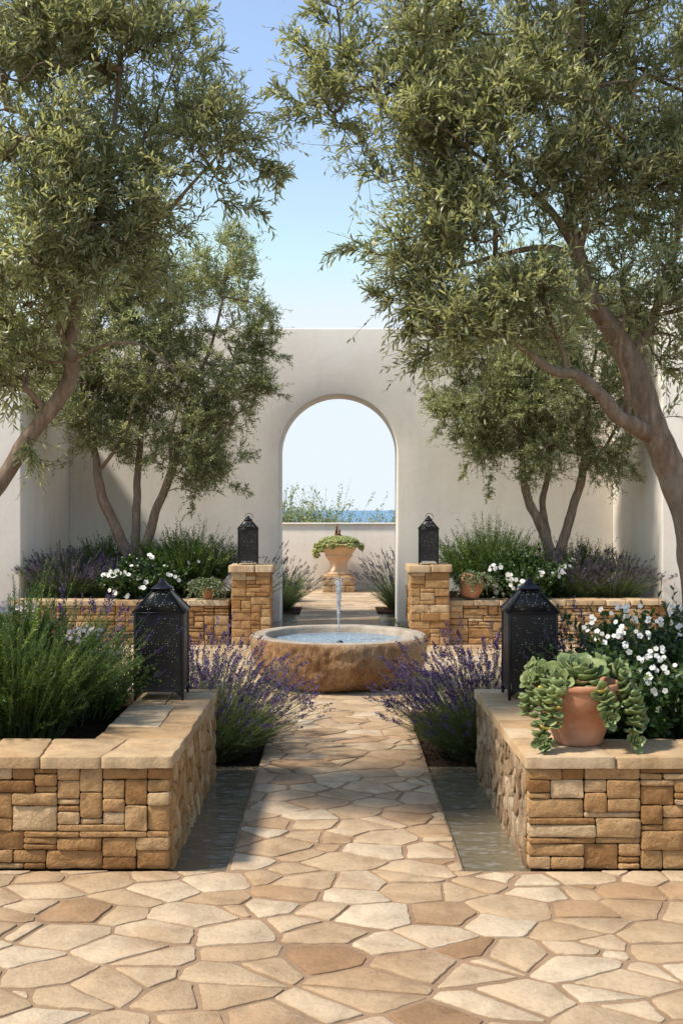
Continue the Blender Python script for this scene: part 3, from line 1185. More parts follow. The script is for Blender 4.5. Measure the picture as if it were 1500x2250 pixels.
def along_shoots(P, per, spread, ang, size, droop=0.0, t0=.05, whorl=None):
    """leaf places along N shoots P (N,M,3): returns O, D, size, shoot index"""
    N, Mn, _ = P.shape
    tt = t0 + (1 - t0) * (np.arange(per)[None, :] + RNG.uniform(-.3, .3, (N, per))) / per
    tt = np.clip(tt, 0, .9999)
    f = tt * (Mn - 1)
    i = f.astype(int)
    fr = (f - i)[..., None]
    idx = np.arange(N)[:, None]
    O = P[idx, i] * (1 - fr) + P[idx, np.minimum(i + 1, Mn - 1)] * fr
    T = unit(P[idx, np.minimum(i + 1, Mn - 1)] - P[idx, i])
    ref = unit(RNG.normal(size=(N, 1, 3)))
    A = unit(np.cross(T, ref))
    B = np.cross(T, A)
    ph = np.arange(per)[None, :] * (math.pi if whorl is None else whorl) + (np.arange(per)[None, :] // 2) * (math.pi / 2) + RNG.uniform(-spread, spread, (N, per))
    rad = A * np.cos(ph)[..., None] + B * np.sin(ph)[..., None]
    an = ang * RNG.uniform(.7, 1.25, (N, per))[..., None]
    D = T * np.cos(an) + rad * np.sin(an)
    D[..., 2] -= droop
    s = size * RNG.uniform(.65, 1.2, (N, per))
    s *= np.clip(1.25 - tt * .5, .5, 1.2)
    return O.reshape(-1, 3), D.reshape(-1, 3), s.ravel(), np.repeat(np.arange(N), per)


def curved(O, D, L, M_=6, bend=None, wob=.0):
    """N curved shoots from O along D, length L; bend (N,3) added quadratically"""
    N = len(O)
    t = np.linspace(0, 1, M_)[None, :, None]
    L = np.broadcast_to(np.asarray(L, float), (N,))[:, None, None]
    P = O[:, None, :] + unit(D)[:, None, :] * t * L
    if bend is not None:
        P = P + bend[:, None, :] * t ** 2 * L
    if wob:
        w = np.cumsum(RNG.normal(size=(N, M_, 3)) * wob, 1)
        w -= w[:, :1]
        P = P + w * L
    return P


def tree(name, label, base, limbs, blobs, n_sec, n_twig, shoots_per, leaf_len, leaf_w, per, mat_leaf, group=None, seed=1, ymax=None, shoot_len=.24, detail=True, stray=(), clump=2.6):
    """limbs: polylines [(px,py,D,r)...]; blobs: (px,py,D,rx_px,rz_px,ry_m,weight)"""
    global RNG
    RNG = np.random.default_rng(seed)
    random.seed(seed)
    t = empty(name, base, label, 'tree', group)
    nodes, rad, parent = [], [], []
    trunk = MB()
    for li, L in enumerate(limbs):
        pts = np.array([np.append(at(*q[:3]), q[3]) for q in L])
        # dense smooth resample (Catmull-Rom)
        out = []
        Q = np.vstack([2 * pts[0] - pts[1], pts, 2 * pts[-1] - pts[-2]])
        for i in range(1, len(Q) - 2):
            for k in range(8):
                u = k / 8
                a, b, c, d = Q[i - 1], Q[i], Q[i + 1], Q[i + 2]
                out.append(.5 * ((2 * b) + (c - a) * u + (2 * a - 5 * b + 4 * c - d) * u * u + (3 * b - a - 3 * c + d) * u ** 3))
        out.append(pts[-1])
        out = np.array(out)
        for i in range(len(out)):
            v = Vector(out[i, :3] * 4)
            out[i, :3] += np.array(mnoise.noise_vector(v)) * out[i, 3] * .35
            out[i, 3] *= 1 + .12 * mnoise.noise(v * 2.5)
        start = len(nodes)
        if li:
            dd = np.linalg.norm(np.array(nodes) - out[0, :3], axis=1)
            par0 = int(dd.argmin())
            out[0, :3] = nodes[par0]
        else:
            par0 = -1
        for i, p in enumerate(out):
            nodes.append(p[:3]); rad.append(p[3]); parent.append(par0 if i == 0 else len(nodes) - 2)
        trunk.tubes(out[None, :, :3], out[None, :, 3], 14)
        # knots
        for _ in range(2 if out[:, 3].max() > .03 else 0):
            i = random.randrange(3, len(out) - 3)
            nv, nf = ico(2)
            r = out[i, 3]
            d = unit(np.array([random.uniform(-1, 1), -random.uniform(.2, 1), random.uniform(-.3, .3)]))
            ov = np.array([out[i, :3] + d * r * .55])
            trunk.inst(nv, nf, ov, X3[None] * r * .5, Y3[None] * r * .45, Z3[None] * r * .7)
    nodes = [np.array(n_) for n_ in nodes]
    B = np.array([list(at(*b[:3])) + [b[3] / F * b[2], b[5], b[4] / F * b[2]] for b in blobs])
    wt = np.array([b[6] for b in blobs], float)
    wt = wt / wt.sum()

    def sample(N, shell):
        N0 = N
        N = N * 4
        k = RNG.choice(len(B), N, p=wt)
        d = unit(RNG.normal(size=(N, 3)))
        r = RNG.random(N) ** shell
        p = B[k, :3] + d * r[:, None] * B[k, 3:]
        # clumps and gaps
        q = np.array([mnoise.noise(Vector(x * clump)) for x in p])
        keep = np.argsort(-(q + RNG.normal(0, .10, N)))[:N0 * 2]
        keep = RNG.permutation(keep)[:N0]
        p, k = p[keep], k[keep]
        N = N0
        if ymax is not None:
            p[:, 1] = np.minimum(p[:, 1], ymax - RNG.random(N) * .2)
        return p, k
    arr = np.array(nodes)
    chains = {}
    pn = list(parent)
    allp = arr
    cnt = np.zeros(len(arr))

    def attach(targets, npts, wob, pref):
        nonlocal allp
        P_out, idx_out = [], []
        d0 = np.linalg.norm(targets[:, None, :] - allp[None, ::4, :], axis=2).min(1) if len(targets) < 4000 else np.linalg.norm(targets - allp[0], axis=1)
        for ti in np.argsort(d0):
            q = targets[ti]
            dv = q - allp
            dist = np.linalg.norm(dv, axis=1)
            cost = dist + pref * np.maximum(0, allp[:, 2] - q[2])       # prefer to grow upward
            a = int(cost.argmin())
            L = dist[a]
            if L < .03:
                continue
            t_ = np.linspace(0, 1, npts)[:, None]
            sag = np.array([0, 0, 1.]) * L * random.uniform(-.05, .22)
            side = RNG.normal(size=3) * L * wob
            P = allp[a] + (q - allp[a]) * t_ + (sag + side) * (t_ * (1 - t_)) * 1.6
            st = len(allp)
            allp = np.vstack([allp, P[1:]])
            pn.append(a)
            pn.extend(range(st, st + npts - 2))
            P_out.append(P)
            idx_out.append([a] + list(range(st, st + npts - 1)))
        return P_out, idx_out
    sec, _ = sample(n_sec, .6)
    Ps, Is = attach(sec, 9, .25, .5)
    tw, kk = sample(n_twig, .40)
    Pt, It = attach(tw, 6, .25, .35)
    cnt = np.zeros(len(allp))
    for I in It:
        cnt[I[-1]] += 1
    for i in range(len(allp) - 1, -1, -1):
        if pn[i] >= 0:
            cnt[pn[i]] += cnt[i]
    r_of = lambda I: np.minimum(.0018 * np.maximum(cnt[I], 1) ** .50 + .0006, .035)
    if Ps:
        I = np.array(Is)
        R_ = r_of(I); R_[:, 0] = R_[:, 1] * 1.1
        trunk.tubes(np.array(Ps), R_, 7)
    tr = trunk.build('trunk', M['bark'], t, smooth=True)
    crown = MB()
    I = np.array(It)
    R_ = r_of(I); R_[:, 0] = R_[:, 1]
    crown.tubes(np.array(Pt), R_, 4, 1)
    # leafy shoots
    tips = np.array([p[-1] for p in Pt])
    prev = np.array([p[-3] for p in Pt])
    O = np.concatenate([tips] + [np.array([p[k] for p in Pt]) for k in (4, 3, 2)[:shoots_per]])
    T = unit(tips - prev)
    T = np.concatenate([T] * (shoots_per + 1))
    cc = B[:, :3].mean(0)
    D = T * .7 + RNG.normal(size=T.shape) * .55 + np.array([0, 0, .55]) + unit(O - cc) * .25
    if len(stray):
        sO, sD = [], []
        for (a, b) in stray:
            a, b = at(*a), at(*b)
            dd = np.linalg.norm(allp - a, axis=1)
            j = int(dd.argmin())
            tt_ = np.linspace(0, 1, 8)[:, None]
            P = allp[j] + (a - allp[j]) * tt_
            P2 = a + (b - a) * tt_ + np.array([0, 0, -1.]) * np.linalg.norm(b - a) * .25 * (tt_ * (1 - tt_))
            PP = np.vstack([P, P2[1:]])
            crown.tubes(PP[None], np.linspace(.004, .0012, len(PP))[None], 5, 1)
            for k in range(14):
                u = k / 13
                sO.append(a + (b - a) * u)
                sD.append(unit(b - a) * .8 + RNG.normal(size=3) * .45 + np.array([0, 0, .35 if random.random() < .6 else -.5]))
        O = np.vstack([O, sO]); D = np.vstack([D, sD])
    N = len(O)
    Ls = shoot_len * (.45 + .95 * RNG.random(N) ** 1.6)
    if len(stray):
        Ls[-len(sO):] *= .55
    bend = np.stack([RNG.normal(size=N) * .15, RNG.normal(size=N) * .15, RNG.uniform(-.45, .15, N)], 1)
    P = curved(O, D, Ls, 6, bend, .01)
    if ymax is not None:
        P[:, :, 1] = np.minimum(P[:, :, 1], ymax)
    crown.tubes(P, np.linspace(.0022, .0008, 6)[None].repeat(N, 0), 3, 1)
    LO, LD, ls, si = along_shoots(P, per, .5, .75, leaf_len)
    if ymax is not None:
        LO[:, 1] = np.minimum(LO[:, 1], ymax)
    A, Bx, C = axes_from(LD)
    s = ls[:, None]
    cl = RNG.random(N) * .45
    rn = np.clip(cl[si] + RNG.normal(.22, .16, len(LO)), 0, 1)
    bright = RNG.random(len(LO)) < .07
    rn[bright] = 1.0  # a few leaves coloured pale to imitate sparkling highlights
    if detail:
        tv, tf = leafT(leaf_w, .3, .08)
    else:
        tv, tf = needleT(leaf_w)
    crown.inst(tv, tf, LO, A * s, Bx * s, C * s, 0, rn)
    crown.build('crown', [mat_leaf, M['twig']], t)
    return t


def blob(px, py, D, r, ry=.5, w=None, rz=None):
    rz = rz or r
    return (px, py, D, r, rz, ry, w if w is not None else r * rz)


FL, FR = 5.5, 5.7
tree('olive_tree', 'front left olive tree with a kinked leaning trunk', (*at(-245, 1600, FL)[:2], .42),
     [[(-250, 1615, FL, .068), (-210, 1420, FL, .058), (-110, 1210, FL, .050), (0, 1062, FL, .045), (75, 945, FL, .041), (140, 862, FL, .041), (158, 815, FL, .038), (158, 740, FL, .033), (175, 640, FL, .032), (205, 520, FL, .026), (235, 380, FL, .019), (260, 200, FL, .013), (270, 20, FL, .008)],
      [(150, 770, FL, .020), (126, 700, 5.45, .017), (118, 600, 5.4, .013), (90, 450, 5.35, .010), (60, 250, 5.3, .007)],
      [(180, 625, FL, .020), (255, 560, 5.45, .015), (330, 500, 5.4, .012), (400, 430, 5.4, .009), (480, 340, 5.4, .006)],
      [(205, 530, FL, .014), (250, 420, 5.6, .011), (330, 280, 5.7, .008), (390, 130, 5.7, .006)],
      [(0, 1062, FL, .030), (-80, 900, 5.6, .028), (-170, 650, 5.7, .022), (-200, 350, 5.7, .015)],
      [(150, 800, FL, .010), (220, 762, 5.3, .008), (300, 755, 5.2, .006), (370, 800, 5.2, .004), (410, 870, 5.2, .002)]],
     [blob(40, 60, 5.5, 190, .6), blob(215, 130, 5.5, 170, .5), blob(310, 60, 5.6, 110, .4), blob(330, 250, 5.5, 145, .45), blob(100, 330, 5.4, 210, .6), blob(270, 420, 5.4, 150, .45),
      blob(440, 330, 5.4, 85, .3), blob(420, 110, 5.6, 30, .2), blob(120, 560, 5.3, 150, .5), blob(310, 560, 5.5, 110, .35, 5000), blob(60, 760, 5.5, 110, .45, 16000), blob(40, 900, 5.5, 60, .35, 6000), blob(480, 260, 5.4, 45, .2),
      blob(500, 380, 5.4, 55, .2, 2500), blob(-180, 150, 5.6, 260, .8, 5000), blob(-200, 600, 5.6, 220, .7, 3500), blob(150, -170, 5.5, 270, .8, 10000)],
     90, 1010, 3, .050, .12, 14, M['olive'], 'large olive trees in the front planters', 101, None, .27,
     stray=[((540, 330, 5.4), (618, 375, 5.4)), ((490, 300, 5.4), (575, 300, 5.4)), ((480, 440, 5.4), (565, 460, 5.4)), ((410, 160, 5.6), (475, 120, 5.6)), ((400, 60, 5.6), (440, 30, 5.6)), ((560, 370, 5.4), (610, 385, 5.4)), ((60, 960, 5.4), (70, 1000, 5.4))])

tree('olive_tree', 'front right olive tree with a thick forking trunk over the potted succulent', (*at(1575, 1590, FR)[:2], .42),
     [[(1585, 1605, FR, .105), (1555, 1420, FR, .095), (1520, 1230, FR, .088), (1497, 1110, FR, .082), (1470, 1020, FR, .080), (1436, 930, FR, .076), (1408, 860, FR, .070), (1385, 790, FR, .066), (1345, 722, FR, .058), (1300, 660, FR, .052), (1268, 560, FR, .040), (1252, 470, FR, .032), (1240, 400, FR, .025), (1200, 250, FR, .016), (1150, 60, FR, .009)],
      [(1440, 955, FR, .052), (1395, 935, 5.6, .044), (1352, 915, 5.55, .042), (1322, 870, 5.5, .036), (1270, 825, 5.45, .030), (1215, 815, 5.4, .026), (1165, 780, 5.35, .016), (1100, 735, 5.3, .011), (1020, 700, 5.3, .006)],
      [(1245, 818, 5.43, .018), (1235, 770, 5.4, .014), (1205, 700, 5.35, .010), (1190, 620, 5.3, .006)],
      [(1375, 905, 5.6, .022), (1375, 840, 5.5, .016), (1360, 780, 5.4, .012), (1370, 690, 5.3, .006)],
      [(1385, 795, FR, .040), (1425, 720, 5.8, .030), (1470, 600, 5.9, .022), (1500, 430, 5.9, .016), (1500, 200, 5.9, .010)],
      [(1262, 545, FR, .024), (1210, 465, 5.6, .020), (1150, 410, 5.5, .016), (1060, 350, 5.5, .012), (950, 280, 5.5, .009), (830, 200, 5.5, .005)],
      [(1270, 565, FR, .022), (1290, 440, 5.6, .018), (1278, 250, 5.5, .014), (1277, 60, 5.5, .010), (1270, -80, 5.5, .007)],
      [(1265, 560, FR, .020), (1190, 545, 5.5, .016), (1100, 560, 5.45, .012), (990, 590, 5.4, .008), (900, 600, 5.4, .004)],
      [(1150, 410, 5.5, .012), (1100, 260, 5.6, .010), (1000, 110, 5.6, .007), (920, 10, 5.6, .004)]],
     [blob(790, 110, 5.6, 120, .45), blob(960, 90, 5.6, 160, .5), blob(1180, 90, 5.6, 200, .6), blob(1420, 130, 5.8, 190, .6), blob(745, 235, 5.5, 70, .3), blob(900, 290, 5.5, 140, .4), blob(1080, 310, 5.5, 170, .5),
      blob(1280, 330, 5.6, 180, .5), blob(1450, 400, 5.8, 150, .5), blob(960, 480, 5.4, 110, .35), blob(1110, 560, 5.4, 150, .45), blob(870, 560, 5.4, 55, .2), blob(920, 650, 5.4, 55, .25), blob(1040, 690, 5.3, 110, .35), blob(1230, 690, 5.4, 110, .35, 9000),
      blob(1400, 640, 5.7, 120, .4), blob(1480, 780, 5.9, 50, .3, 1500), blob(1480, 940, 6.0, 40, .3, 1500), blob(1000, 640, 5.4, 90, .3),
      blob(1150, -180, 5.7, 330, .8, 18000), blob(1650, 250, 5.8, 230, .8, 16000), blob(1620, 650, 5.8, 160, .6, 8000)],
     130, 1720, 3, .050, .12, 14, M['olive'], 'large olive trees in the front planters', 202, None, .27,
     stray=[((690, 240, 5.5), (605, 200, 5.5)), ((720, 120, 5.5), (640, 90, 5.5)), ((700, 250, 5.5), (615, 265, 5.5)), ((840, 560, 5.4), (755, 540, 5.4)), ((880, 660, 5.4), (825, 650, 5.4)), ((900, 690, 5.4), (900, 725, 5.4)), ((960, 770, 5.4), (905, 790, 5.4)), ((730, 60, 5.5), (690, 15, 5.5))])

BL = 13.7
tree('olive_tree', 'back left olive tree rising on three grey stems', (*at(292, 1235, BL)[:2], .42),
     [[(296, 1318, BL, .085), (290, 1240, BL, .078), (262, 1180, BL, .075), (240, 1120, BL, .070), (222, 1080, BL, .062), (212, 1010, BL, .048), (190, 900, BL, .034), (170, 780, 13.5, .022)],
      [(295, 1260, BL, .062), (297, 1190, 13.8, .058), (301, 1100, 13.85, .055), (304, 1020, 13.9, .045), (318, 900, 13.9, .034), (330, 760, 13.9, .022), (360, 620, 13.9, .012)],
      [(300, 1250, BL, .066), (322, 1190, BL, .062), (345, 1120, 13.65, .058), (370, 1050, 13.6, .052), (392, 990, 13.6, .042), (420, 880, 13.6, .030), (470, 740, 13.6, .020), (500, 600, 13.6, .012)],
      [(375, 1040, 13.6, .026), (377, 960, 13.5, .022), (400, 860, 13.4, .014)],
      [(216, 1040, BL, .026), (270, 960, 13.5, .022), (300, 860, 13.4, .014)]],
     [blob(190, 900, 13.5, 95, .7), blob(300, 930, 13.6, 100, .8), blob(430, 960, 13.6, 105, .8), blob(500, 1010, 13.6, 55, .5), blob(330, 790, 13.6, 150, 1.0), blob(480, 830, 13.6, 115, .8), blob(545, 720, 13.6, 72, .6), blob(500, 610, 13.6, 65, .6),
      blob(515, 535, 13.6, 36, .4), blob(370, 640, 13.6, 130, .9), blob(220, 720, 13.6, 130, .9), blob(110, 820, 13.6, 100, .8), blob(575, 850, 13.6, 38, .4), blob(260, 560, 13.6, 130, .9, 9000), blob(100, 640, 13.6, 130, .9, 9000), blob(440, 1040, 13.5, 55, .4)],
     80, 2700, 3, .058, .15, 12, M['olive_far'], 'olive trees in the back planters', 303, 15.12, .24, False,
     stray=[((560, 840, 13.6), (630, 870, 13.6)), ((590, 780, 13.6), (628, 785, 13.6)), ((520, 1010, 13.6), (560, 1000, 13.6)), ((500, 1060, 13.5), (545, 1080, 13.5)), ((160, 1010, 13.4), (100, 1025, 13.4)), ((500, 510, 13.6), (555, 520, 13.6)), ((430, 1070, 13.5), (420, 1120, 13.5))])
tree('olive_tree', 'back right olive tree with pale sunlit leaves', (*at(1215, 1215, BL)[:2], .42),
     [[(1222, 1318, BL, .085), (1215, 1240, BL, .078), (1200, 1190, BL, .072), (1180, 1140, BL, .066), (1160, 1100, BL, .058), (1148, 1050, BL, .048), (1146, 1000, 13.6, .036), (1130, 880, 13.5, .024), (1090, 760, 13.5, .014)],
      [(1205, 1225, BL, .050), (1200, 1160, 13.8, .048), (1190, 1110, 13.85, .044), (1200, 1060, 13.9, .040), (1210, 1000, 13.9, .032), (1215, 860, 13.9, .020)],
      [(1222, 1235, BL, .070), (1238, 1180, BL, .066), (1255, 1120, 13.65, .060), (1275, 1060, 13.6, .054), (1285, 990, 13.6, .042), (1290, 880, 13.6, .028), (1310, 760, 13.6, .016)],
      [(1278, 1040, 13.6, .030), (1330, 980, 13.5, .022), (1370, 900, 13.5, .012)]],
     [blob(1150, 890, 13.4, 150, 1.0), blob(1040, 900, 13.5, 85, .7), blob(1280, 900, 13.6, 130, .9), blob(1010, 790, 13.5, 85, .7), blob(1150, 760, 13.5, 150, 1.0), blob(1300, 770, 13.6, 130, .9), blob(985, 880, 13.5, 42, .4), blob(1070, 990, 13.5, 55, .5),
      blob(1180, 1000, 13.4, 70, .5), blob(1320, 1015, 13.6, 62, .5), blob(1190, 650, 13.6, 130, .9, 9000), blob(1370, 900, 13.5, 60, .5), blob(1380, 700, 13.6, 90, .7, 5000), blob(1040, 700, 13.6, 70, .6)],
     80, 2400, 3, .058, .15, 12, M['olive_far'], 'olive trees in the back planters', 404, 15.12, .24, False,
     stray=[((980, 920, 13.5), (950, 960, 13.5)), ((960, 870, 13.5), (940, 875, 13.5)), ((1080, 1040, 13.5), (1070, 1090, 13.5)), ((1380, 1020, 13.5), (1400, 1045, 13.5)), ((1030, 1010, 13.5), (1010, 1050, 13.5))])


def bush_stems(base, r, h, n, lean=.55, hv=.3, seed=0, core=.4, M_=8, flop=.0, sq=1.0):
    """stems fanning out of a clump"""
    a = RNG.random(n) * 2 * math.pi
    q = RNG.random(n) ** .6
    O = np.stack([np.cos(a) * q * r * core, np.sin(a) * q * r * core * sq, np.zeros(n)], 1) + np.asarray(base)
    L = h * (1 - hv * RNG.random(n)) * (1 - .22 * q)
    D = np.stack([np.cos(a) * q * lean, np.sin(a) * q * lean, np.ones(n)], 1) + RNG.normal(size=(n, 3)) * .10
    bend = np.stack([np.cos(a) * q, np.sin(a) * q, -flop - .25 * q], 1) * (r / h) * .45
    bend += RNG.normal(size=(n, 3)) * .06
    return curved(O, D, L, M_, bend, .008), q


def rosemary(label, base, r, h, n, seed, needles=60, nl=.028, nw=.075, group=None, extra=(), sq=1.0):
    global RNG
    RNG = np.random.default_rng(seed)
    t = empty('rosemary_bush', base, label, 'rosemary', group)
    m = MB()
    P, q = bush_stems(base, r, h, n, .5, .45, M_=8, sq=sq)
    ex = []
    for (dx, dy, dz, ln) in extra:
        O = np.array([base]) + np.array([[dx * .7, dy, 0]])
        ex.append(curved(O, np.array([[dx * .3, 0, 1.]]), ln, 8, np.array([[dx * .1, 0, 0]]), .006))
    if ex:
        P = np.concatenate([P] + ex)
    N = len(P)
    m.tubes(P, np.linspace(.0035, .001, 8)[None].repeat(N, 0), 4, 1, .4)
    O, D, s, si = along_shoots(P, needles, 1.0, .80, nl, 0, .12, 2.4)
    A, B, C = axes_from(D)
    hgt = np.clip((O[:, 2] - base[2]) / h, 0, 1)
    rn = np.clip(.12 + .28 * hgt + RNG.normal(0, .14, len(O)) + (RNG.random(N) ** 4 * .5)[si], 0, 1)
    tv, tf = needleT(nw)
    s = s[:, None]
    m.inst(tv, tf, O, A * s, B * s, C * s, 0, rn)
    # side sprigs
    k = int(N * 1.6)
    si = RNG.integers(0, N, k)
    f = RNG.integers(2, 6, k)
    O = P[si, f]
    D = unit(P[si, f + 1] - P[si, f]) + RNG.normal(size=(k, 3)) * .45 + np.array([0, 0, .3])
    P2 = curved(O, D, h * .22 * RNG.uniform(.5, 1.1, k), 5, None, .01)
    m.tubes(P2, np.linspace(.0015, .0007, 5)[None].repeat(k, 0), 3, 1, .4)
    O, D, s, s2 = along_shoots(P2, max(8, needles // 3), 1.0, .80, nl, 0, .1, 2.4)
    A, B, C = axes_from(D)
    s = s[:, None]
    rn = np.clip(.30 + RNG.normal(0, .16, len(O)) + (RNG.random(k) ** 5 * .6)[s2], 0, 1)
    m.inst(tv, tf, O, A * s, B * s, C * s, 0, rn)
    m.build('foliage', [M['rosemary'], M['stem']], t)
    return t


def lavender(label, base, r, h, n, seed, spike=.075, group=None, fmat='lavender', lmat='grey_green', leafn=1500, lean=.75, fl=.8, sq=1.0, bias=(0, 0), stem_r=.0011):
    global RNG
    RNG = np.random.default_rng(seed)
    t = empty('lavender_plant', base, label, 'lavender', group)
    m = MB()
    # grey-green mound of foliage
    k = n
    P, q = bush_stems(base, r * .85, h * .62, k, lean, .5, M_=6, sq=sq)
    P[:, :, :2] += np.array(bias) * ((P[:, :, 2:3] - base[2]) / h)
    m.tubes(P, np.linspace(.0025, .001, 6)[None].repeat(k, 0), 3, 1, .5)
    per = max(10, int(leafn / k * 10))
    O, D, s, si = along_shoots(P, per, 1.0, .5, .042, 0, .1, 2.4)
    A, B, C = axes_from(D)
    s = s[:, None]
    tv, tf = needleT(.055)
    m.inst(tv, tf, O, A * s, B * s, C * s, 0, np.clip(RNG.normal(.42, .2, len(O)), 0, 1))
    # flower stalks
    P, q = bush_stems(base, r, h, n, lean, .38, M_=9, sq=sq)
    P[:, :, :2] += np.array(bias) * ((P[:, :, 2:3] - base[2]) / h)
    m.tubes(P, np.full((n, 9), stem_r), 3, 1, .6)
    m.build('foliage', [M[lmat], M['stem']], t)
    m = MB()
    has = RNG.random(n) < fl
    Pf = P[has]
    T = unit(Pf[:, -1] - Pf[:, -3])
    nf = len(Pf)
    sl = spike * RNG.uniform(.6, 1.35, nf)
    fl_per = 34
    u = RNG.random((nf, fl_per))
    a = RNG.random((nf, fl_per)) * 6.283
    A = unit(np.cross(T, RNG.normal(size=(nf, 3))))
    B = np.cross(T, A)
    rr = .0062 * (1 - .65 * u) * RNG.uniform(.5, 1.1, u.shape) * (spike / .075)
    u2 = np.round(u * 7) / 7 + RNG.normal(0, .03, u.shape)             # whorls
    O = Pf[:, -1][:, None] + T[:, None] * (u2 * sl[:, None])[..., None] + A[:, None] * (rr * np.cos(a))[..., None] + B[:, None] * (rr * np.sin(a))[..., None]
    D = T[:, None] * .9 + (A[:, None] * np.cos(a)[..., None] + B[:, None] * np.sin(a)[..., None]) * .8
    O = O.reshape(-1, 3); D = D.reshape(-1, 3)
    A2, B2, C2 = axes_from(D)
    s = (.0125 * RNG.uniform(.6, 1.2, len(O)) * (spike / .075))[:, None]
    rn = np.clip(np.repeat(RNG.random(nf) * .6, fl_per) + RNG.normal(.2, .18, len(O)), 0, 1)
    tv, tf = ovalT(.33, .1)
    m.inst(tv, tf, O, A2 * s, B2 * s, C2 * s, 0, rn)
    m.tubes(np.stack([Pf[:, -1], Pf[:, -1] + T * sl[:, None]], 1), np.full((nf, 2), stem_r), 3, 1, .5)
    m.build('flower_spikes', [M[fmat], M['stem']], t)
    return t


def flower_bush(label, base, r, h, n, seed, leaf=.035, nfl=60, fsize=.02, petal='petal', clusters=6, group=None, cat='flowering shrub', leafm='shrub', name='flowering_shrub', front=.55, lw=.42, sq=1.0, spots=None):
    global RNG
    RNG = np.random.default_rng(seed)
    t = empty(name, base, label, cat, group)
    m = MB()
    P, q = bush_stems(base, r, h, n, .8, .45, M_=7, core=.5, sq=sq)
    m.tubes(P, np.linspace(.004, .0012, 7)[None].repeat(n, 0), 4, 1, .4)
    # side shoots fill the volume
    k = n * 4
    si = RNG.integers(0, n, k)
    f = RNG.integers(1, 6, k)
    O = P[si, f]
    D = unit(P[si, f] - np.asarray(base)) * .6 + RNG.normal(size=(k, 3)) * .5 + np.array([0, 0, .25])
    P2 = curved(O, D, h * .25 * RNG.uniform(.5, 1.2, k), 5, None, .02)
    m.tubes(P2, np.linspace(.002, .0008, 5)[None].repeat(k, 0), 3, 1, .4)
    tv, tf = ovalT(lw, .12)
    for PP, per in ((P, 16), (P2, 11)):
        O, D, s, s2 = along_shoots(PP, per, .9, .9, leaf, 0, .15)
        A, B, C = axes_from(D)
        s = s[:, None]
        m.inst(tv, tf, O, A * s, B * s, C * s, 0, np.clip(RNG.normal(.42, .24, len(O)), 0, 1))
    m.build('foliage', [M[leafm], M['stem']], t)
    if nfl:
        m = MB()
        tips = P2[:, -1]
        b = np.asarray(base)
        c = b + np.array([0, 0, h * .5])
        dd = tips - c
        score = np.linalg.norm(dd / np.array([r, r, h * .55]), axis=1) + front * (-dd[:, 1] / r) * .5 + RNG.random(len(tips)) * .35
        if spots is not None:
            cs = [np.asarray(s_) for s_ in spots]
        else:
            pick = np.argsort(-score)[:clusters * 3]
            pick = RNG.permutation(pick)[:clusters]
            cs = [tips[i] for i in pick]
        per = max(1, nfl // len(cs))
        fo = []
        for c0 in cs:
            kk = max(1, int(per * RNG.uniform(.6, 1.4)))
            fo.append(c0 + RNG.normal(size=(kk, 3)) * fsize * (1.1 + kk * .05) * np.array([1.2, .7, .75]) + np.array([0, -fsize, fsize * .3]))
        fo = np.concatenate(fo)
        nn = len(fo)
        Nn = unit((fo - c) * .8 + np.array([0, -.35, .25]) + RNG.normal(size=(nn, 3)) * .25)
        A = unit(np.cross(Nn, RNG.normal(size=(nn, 3))))
        B = np.cross(Nn, A)
        tvp, tfp = ovalT(.52, .10)
        sz = (fsize * RNG.uniform(.75, 1.15, nn))
        for pk in range(5):
            a = pk * 2 * math.pi / 5
            d = A * math.cos(a) + B * math.sin(a)
            dX = unit(d + Nn * .18) * sz[:, None]
            dY = unit(np.cross(Nn, d)) * sz[:, None]
            m.inst(tvp, tfp, fo, dX, dY, unit(np.cross(dX, dY)) * sz[:, None], 0, RNG.uniform(.2, 1, nn))
        iv, if_ = ico(1)
        s = sz[:, None] * .17
        m.inst(iv, if_, fo + Nn * s * .8, A * s, B * s, Nn * s, 1, .5)
        # stalks
        j = np.argmin(((fo[:, None] - tips[None]) ** 2).sum(2), 1)
        m.tubes(np.stack([tips[j], fo], 1), np.full((nn, 2), .0009), 3, 2, .5)
        m.build('blossoms', [M[petal], M['yellow'], M['stem']], t)
    return t


G1, G2 = 'rosemary bushes in the planters', 'lavender plants in the beds'
SO = .41
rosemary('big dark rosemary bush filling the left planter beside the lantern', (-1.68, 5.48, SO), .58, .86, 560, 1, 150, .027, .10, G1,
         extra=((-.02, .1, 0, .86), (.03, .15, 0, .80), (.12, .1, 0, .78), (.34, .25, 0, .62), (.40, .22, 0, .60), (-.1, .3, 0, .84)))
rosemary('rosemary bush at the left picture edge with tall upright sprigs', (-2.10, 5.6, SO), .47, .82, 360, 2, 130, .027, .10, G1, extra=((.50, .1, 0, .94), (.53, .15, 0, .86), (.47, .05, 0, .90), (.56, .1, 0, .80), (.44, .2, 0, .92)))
lavender('tall purple lavender behind the big rosemary in the left planter', (-1.48, 6.10, SO), .30, .72, 150, 3, .085, G2, leafn=900)
flower_bush('small pink and white blossoms between rosemary and left lantern', at(205, 1440, 5.95) * [1, 1, 0] + [0, 0, SO], .20, .60, 40, 4, .022, 90, .012, 'pink', 5, 'pale blossoms among the front rosemary', 'flowering plant', 'rosemary', 'flowering_plant',
            spots=[at(185, 1388, 5.62), at(165, 1400, 5.62), at(212, 1392, 5.7), at(200, 1440, 5.7), at(230, 1438, 5.75), at(255, 1442, 5.8)])
